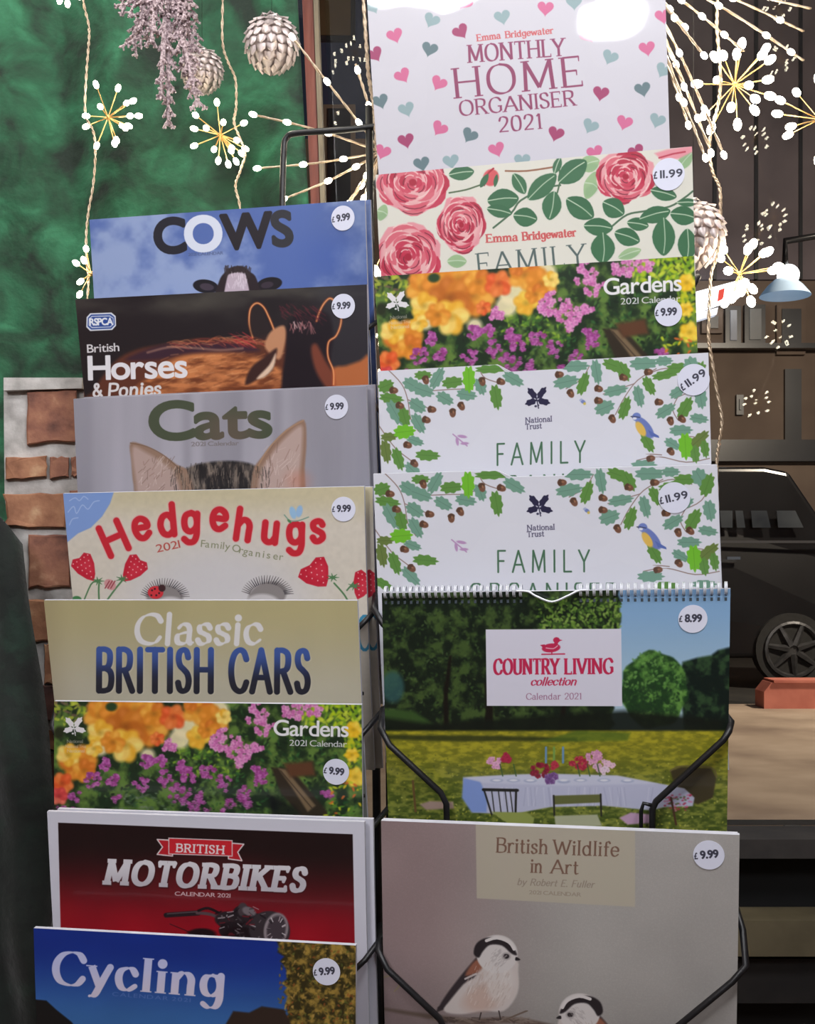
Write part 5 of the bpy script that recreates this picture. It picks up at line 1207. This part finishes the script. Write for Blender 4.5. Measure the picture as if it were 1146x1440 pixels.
# ------------------------------------------------------------------ hanging silver ornaments
def scale_mesh():
    V=[];n=6
    for j in range(4):
        for i in range(n+1):
            u=(i/n-.5); v=j/3; wdt=math.sqrt(max(0,1-(v*1.0)**2.6))*.5+ .02
            V.append(Vector((u*2*wdt, -.16*(1-(u*2)**2)-.10*v, -v)))
    Fc=[(j*(n+1)+i,(j+1)*(n+1)+i,(j+1)*(n+1)+i+1,j*(n+1)+i+1) for j in range(3) for i in range(n)]
    o=mesh_obj('s',V,Fc,M_silver,None,True); me=o.data; bpy.data.objects.remove(o); return me
SCALE=scale_mesh()
def bauble(px,py,d,rpx,label,squash=1.08):
    c=at(px,py,d); r=rpx*d/F; root=thing('bauble',label,'ornament',c,'silver scaled baubles')
    MB().sphere(c,r*.86,20,14,(1,1,squash)).build('core',M_silver,root)
    MB().tube([c+Vector((0,0,r*squash*.9)),c+Vector((0,0,r*squash*1.12))],r*.12,10).build('cap',M_whitemetal,root)
    MB().tube([c+Vector((0,0,r*squash*1.1)),Vector((c.x,c.y,2.74))],.0003,5).build('thread',M_wire,root)
    rows=10
    for j in range(rows):
        th=math.pi*(.10+.84*j/(rows-1)); n=max(4,int(2*math.pi*math.sin(th)*r/(r*.40)))
        for i in range(n):
            ph=2*math.pi*(i+.5*(j%2))/n; q=random.Random(j*50+i)
            nrm=Vector((math.sin(th)*math.cos(ph),math.sin(th)*math.sin(ph),math.cos(th)))
            down=Vector((math.cos(th)*math.cos(ph),math.cos(th)*math.sin(ph),-math.sin(th))); side=nrm.cross(down)
            t=R(-9+q.uniform(-4,4)); dn=down*math.cos(t)-nrm*math.sin(t); nn=nrm*math.cos(t)+down*math.sin(t)
            nn=dn.cross(side)*-1 if dn.cross(side).dot(nrm)<0 else dn.cross(side)
            M=Matrix((side,-nn,-dn)).transposed().to_4x4()
            o=bpy.data.objects.new('scale',SCALE); COL.objects.link(o); o.parent=root
            s=r*.44; p=Vector((nrm.x,nrm.y,nrm.z*squash))*r*.93-down*r*.16
            o.matrix_local=Matrix.Translation(p)@M@Matrix.Diagonal((s*.86,s*1.3,s*.74,1))
bauble(382,62,1.55,36,'silver scaled bauble near the brown window post, right of the snowflake')
bauble(284,100,1.64,28,'silver scaled bauble half behind the glittery snowflake')
bauble(975,330,1.50,42,'silver scaled bauble peeping out right of the rose organiser')

sf=thing('snowflake_ornament','pinkish silver glitter snowflake ornament hanging over the green curtain','ornament',at(232,-24,1.50))
def arm(p0,p1,n,tw,d0=1.50,seed=0):
    q=random.Random(seed); a=at(*p0,d0); b=at(*p1,d0+q.uniform(-.01,.01)); mb=MB()
    ax=(b-a); L=ax.length; dd=ax.normalized(); sd=dd.cross(Vector((0,1,0))).normalized()
    mb.tube([a,(a+b)/2,b],[.0030,.0034,.0018],6)
    def rod(p,v,l,r):
        e=p+v*l; mb.tube([p,e],[r,r*.7],5)
        k=int(l/.0035)
        for i in range(k):
            t=(i+.5)/k; o=p+v*(l*t)+Vector((q.uniform(-1,1),q.uniform(-1,1),q.uniform(-1,1)))*r*1.0
            mb.sphere(o,r*q.uniform(.7,1.15),5,4)
        return e
    for i in range(n):
        t=(i+.6)/n; p=a+ax*t; l=tw*(1-.45*t)*q.uniform(.75,1.1)
        for s in (-1,1):
            v=(dd*.82+sd*s*.55+Vector((0,q.uniform(-.5,.5),0))).normalized(); e=rod(p,v,l,.0021)
            for tt in (.45,.8):
                for s2 in (-1,1): rod(p+v*l*tt,(dd*.8+sd*s2*.6).normalized(),l*.3,.0016)
    for i in range(int(L/.003)):
        t=q.random(); mb.sphere(a+ax*t+Vector((q.uniform(-1,1),q.uniform(-1,1),q.uniform(-1,1)))*.003,q.uniform(.0012,.0022),5,4)
    mb.build('arm',M_glitter,sf,False)
for k,a in enumerate((((232,-24),(186,62),6,.034),((222,-10),(212,60),4,.022),((236,-20),(237,176),11,.026),((232,20),(226,140),5,.018),((242,-10),(278,148),9,.030),((248,10),(268,120),6,.022),((250,-20),(272,68),7,.030),((232,-24),(170,10),4,.03),((232,-24),(262,20),4,.03),((205,-10),(196,42),4,.018),((232,-24),(240,-110),5,.03),((232,-24),(310,-60),5,.03),((232,-24),(160,-70),5,.03))):
    arm(*a,seed=k)
MB().tube([at(232,-24,1.5),Vector((at(232,-24,1.5).x,1.5,2.74))],.0004,5).build('thread',M_wire,sf)

# ceiling downlight whose glare lies on the hearts organiser
S=SHEETS['monthly']; u,v=S.uv(858,30); P=S.P(u,v,.0005); e=.01
tu=S.P(u+e,v)-S.P(u-e,v); tv=S.P(u,v-e)-S.P(u,v+e); nn=tu.cross(tv).normalized(); 
if nn.y>0: nn=-nn
inc=(P-Vector((0,0,CZ))).normalized(); ref=inc-2*inc.dot(nn)*nn
tt=(2.66-P.z)/ref.z if ref.z>.05 else 1.6; tt=min(tt,2.6); LP=P+ref*tt
print('GLARE lamp at',LP,'ref',ref,'n',nn)
dn=thing('downlight','round ceiling downlight above and behind the camera','lamp',LP)
q=ref.to_track_quat('Z','Y').to_matrix().to_4x4(); mb=MB(); mb.tube([(0,0,0),(0,0,.05)],.13,28); o=mesh_obj('housing',mb.v,mb.f,M_whitemetal,dn)
o.matrix_local=q
mb=MB(); mb.tube([(0,0,-.006),(0,0,-.001)],.115,28); o=mesh_obj('diffuser',mb.v,mb.f,mat('lit_diffuser',(1,1,1,1),.5,emit=(1,1,1,1),es=17),dn); o.matrix_local=q

# ------------------------------------------------------------------ the street outside
def out(name,c,size,m,par=None): return MB().box(c,size).build(name,m,par,False)
M_pave=noisy('worn_beige_pavement',[(.3,rgb(128,110,96)),(.55,rgb(160,142,124)),(.8,rgb(182,164,146))],1.6,.85,detail=9,bump=.3,bscale=14)
o=out('pavement',(3.5,7.1,-.06),(24,9.8,.12),M_pave); o['kind']='structure'
o=out('road',(4,17.2,-.14),(40,10.4,.12),noisy('dark_road',[(.3,rgb(24,23,22)),(.7,rgb(44,42,38))],3,.8)); o['kind']='structure'
kb=thing('kerb_block','salmon pink painted block on the far edge of the pavement by the van wheel','block',(4.35,11.7,0))
pk=noisy('salmon_paint',[(.3,rgb(176,98,84)),(.7,rgb(206,126,108))],5,.6)
a=at(1068,996,11.7).x; mb=MB(); zt=at(0,958,11.7).z
mb.add([(a,11.6,0),(a+1.6,11.6,0),(a+1.6,11.6,zt-.05),(a+.0,11.6,zt-.11),(a+.07,11.6,zt-.03),(a+1.6,11.6,zt-.0)],[(0,1,5,4,3)])
mb=MB(); v=[(a,0),(a+1.6,0),(a+1.6,zt),(a+.07,zt),(a,zt-.09)]; V=[Vector((x,11.55,z)) for x,z in v]+[Vector((x,11.85,z)) for x,z in v]
mb.add(V,[(0,1,2,3,4),(9,8,7,6,5)]+[(i,i+5,(i+1)%5+5,(i+1)%5) for i in range(5)]); mb.build('block',pk,kb,False)
out('cap',(a+.84,11.7,zt+.01),(1.5,.34,.025),pk,kb)
# van
vy=14.6; M_van=noisy('black_van_paint',[(.3,rgb(13,13,15)),(.7,rgb(20,20,22))],2,.25,bump=0)
van=thing('parked_van','dark parked van across the street seen through the window at right','van',(3.4,15.4,-.08))
x0=at(700,900,vy).x; x1=at(1300,900,vy).x; zt=at(0,655,vy).z
pr=[(x0,.28),(x0+.02,1.2),(x0+.1,zt-.15),(x0+.3,zt),(x1-1.9,zt),(x1-1.6,zt-.06),(x1-.85,1.45),(x1-.1,1.15),(x1,.95),(x1+.02,.3)]
mb=MB(); n=len(pr); V=[Vector((x,vy+(.10 if z>1.3 else 0),z)) for x,z in pr]+[Vector((x,vy+1.8,z)) for x,z in pr]
mb.add(V,[tuple(range(n)),tuple(range(2*n-1,n-1,-1))]+[(i,i+n,(i+1)%n+n,(i+1)%n) for i in range(n)]); ob=mb.build('body',M_van,van,False)
bv=ob.modifiers.new('b','BEVEL'); bv.width=.06; bv.segments=3
M_gw=noisy('van_window',[(.3,rgb(34,38,44)),(.7,rgb(70,74,78))],1.4,.1,bump=0)
for wx0,wx1,s in ((1012,1030,0),(1034,1048,.03),(1056,1084,.05),(1092,1130,.1)):
    A=at(wx0,718,vy-.02); B_=at(wx1,742,vy-.02); mb=MB(); mb.hexa([A,(B_.x-s,A.y,A.z),(B_.x,A.y,B_.z),(A.x+.02,A.y,B_.z)],(0,.02,0)); mb.build('side_window',M_gw,van,False)
out('door_handle',(at(1030,785,vy).x,vy-.04,at(0,785,vy).z),(.16,.04,.035),mat('chrome_handle',rgb(190,205,225),.15,.9),van)
out('side_trim',((x0+x1)/2,vy-.015,at(0,762,vy).z),(x1-x0-.5,.03,.03),mat('van_trim',rgb(46,46,50),.4),van)
M_tyre=noisy('tyre_rubber',[(.3,rgb(18,18,18)),(.7,rgb(30,30,30))],20,.8); M_rim=noisy('dull_alloy',[(.3,rgb(60,60,62)),(.7,rgb(88,88,90))],10,.35,metal=.6)
for wx in (at(1112,900,vy).x,at(800,900,vy).x):
    cz=at(0,898,vy).z; cz=.40; wh=MB(); 
    wh.tube([(wx,vy-.06,cz),(wx,vy+.16,cz)],.44,32); w_=wh.build('tyre',M_tyre,van,False)
    rm=MB(); rm.tube([(wx+.32*math.cos(t),vy-.075,cz+.32*math.sin(t)) for t in [k/28*2*math.pi for k in range(29)]],.03,6)
    for k in range(7):
        t=k/7*2*math.pi+.3; rm.tube([(wx+.05*math.cos(t),vy-.085,cz+.05*math.sin(t)),(wx+.31*math.cos(t),vy-.075,cz+.31*math.sin(t))],[.05,.03],6)
    rm.tube([(wx,vy-.10,cz),(wx,vy-.05,cz)],.07,14)
    r_=rm.build('wheel_rim',M_rim,w_,False)
    r_.location=(0,0,0)
# buildings across the street
fy=21.0
M_fac=noisy('brown_render',[(.3,rgb(96,82,74)),(.7,rgb(126,110,98))],.8,.9,detail=6)
M_dark=noisy('dark_facade_glass',[(.3,rgb(30,32,38)),(.7,rgb(50,52,58))],1.2,.3)
fb=thing('street_building','brown shop building across the street behind the dark window','building',(5,fy,-.08))
zt=9.0; out('wall',(3,fy+1,zt/2-.08),(24,2,zt),M_fac,fb)
def panel(nm,x0,y0,x1,y1,m,dep=.12,frame=None,off=.0):
    A=at(x0,y0,fy-off); B_=at(x1,y1,fy-off); c=(A+B_)/2
    f=out(nm,(c.x,fy-off-dep/2,c.z),(abs(B_.x-A.x),dep,abs(A.z-B_.z)),frame or m,fb)
    if frame: MB().box((c.x,fy-off-dep-.01,c.z),(abs(B_.x-A.x)-.16,.04,abs(A.z-B_.z)-.16)).build('pane',m,f,False)
M_up=noisy('slate_upper_wall',[(.3,rgb(96,88,94)),(.7,rgb(122,112,118))],1.0,.8)
panel('upper_cladding',900,-260,1250,395,M_up,.10)
for x in (1000,1058,1120): panel('cladding_joint',x,-260,x+5,395,M_dark,.14)
panel('window',1018,432,1040,487,noisy('pale_blind',[(.3,rgb(150,154,164)),(.7,rgb(176,178,186))],2,.7),.1,M_dark)
panel('window',1045,430,1074,486,noisy('grey_blind',[(.3,rgb(128,130,132)),(.7,rgb(150,150,150))],2,.7),.1,M_dark)
panel('window',985,440,1014,470,M_dark,.1,M_fac); panel('window',1034,556,1044,584,M_dark,.08,M_dark); panel('window',1090,430,1130,500,M_dark,.1,M_fac)
panel('ledge',960,487,1200,494,M_dark,.3); panel('ledge',960,620,1200,650,M_dark,.2); panel('door',1102,520,1125,640,M_dark,.08)
panel('window',560,-60,620,300,M_dark,.1,M_fac); panel('window',440,-40,500,60,noisy('amber_blind',[(.3,rgb(90,72,48)),(.7,rgb(110,92,64))],2,.7),.1,M_dark); panel('window',455,150,500,300,M_dark,.1,M_fac)
sg=fb
A=[at(972,412,fy-.6),at(1046,392,fy-.6),at(1040,418,fy-.6),at(972,440,fy-.6)]
MB().hexa(A,(0,.2,0)).build('sign_face',mat('lit_sign_face',(1,1,1,1),.5,emit=(.95,.97,1,1),es=2.2),sg,False)
A=[at(976,441,fy-.6),at(1010,432,fy-.6),at(1008,442,fy-.6),at(976,452,fy-.6)]; MB().hexa(A,(0,.2,0)).build('lower_strip',mat('lit_strip',(1,1,1,1),.5,emit=(.8,.84,1,1),es=.8),sg,False)
A=[at(1011,408,fy-.63),at(1019,405,fy-.63),at(1017,420,fy-.63),at(1009,424,fy-.63)]; MB().hexa(A,(0,.02,0)).build('red_emblem',mat('red_print',rgb(214,70,60),.6,emit=rgb(214,70,60),es=.8),sg,False)
lm=thing('street_lamp','street lamp with a wide blue white shade at the right edge','lamp',(at(1104,415,12).x,12,0))
c=at(1104,410,12); mb=MB(); N=28
prof=[(.03,.14),(.10,.12),(.17,.06),(.235,-.02),(.25,-.045)]; V=[];Fc=[]
for r_,z_ in prof:
    for k in range(N): t=k/N*2*math.pi; V.append(c+Vector((r_*math.cos(t),r_*math.sin(t),z_)))
for j in range(len(prof)-1):
    for k in range(N): Fc.append((j*N+k,j*N+(k+1)%N,(j+1)*N+(k+1)%N,(j+1)*N+k))
MB().add(V,Fc).build('shade',mat('pale_blue_shade',rgb(150,170,190),.4,emit=rgb(120,150,180),es=.35),lm)
MB().sphere(c+Vector((.03,0,.16)),.11,14,10).build('lamp_globe',mat('lamp_globe_glow',(1,1,1,1),.4,emit=(.9,.95,1,1),es=5),lm)
MB().tube([c+Vector((0,.0,.2)),c+Vector((0,0,.5)),c+Vector((.6,0,.6)),c+Vector((.75,0,.3)),Vector((c.x+.75,12,0))],.035,8).build('pole',M_van,lm)
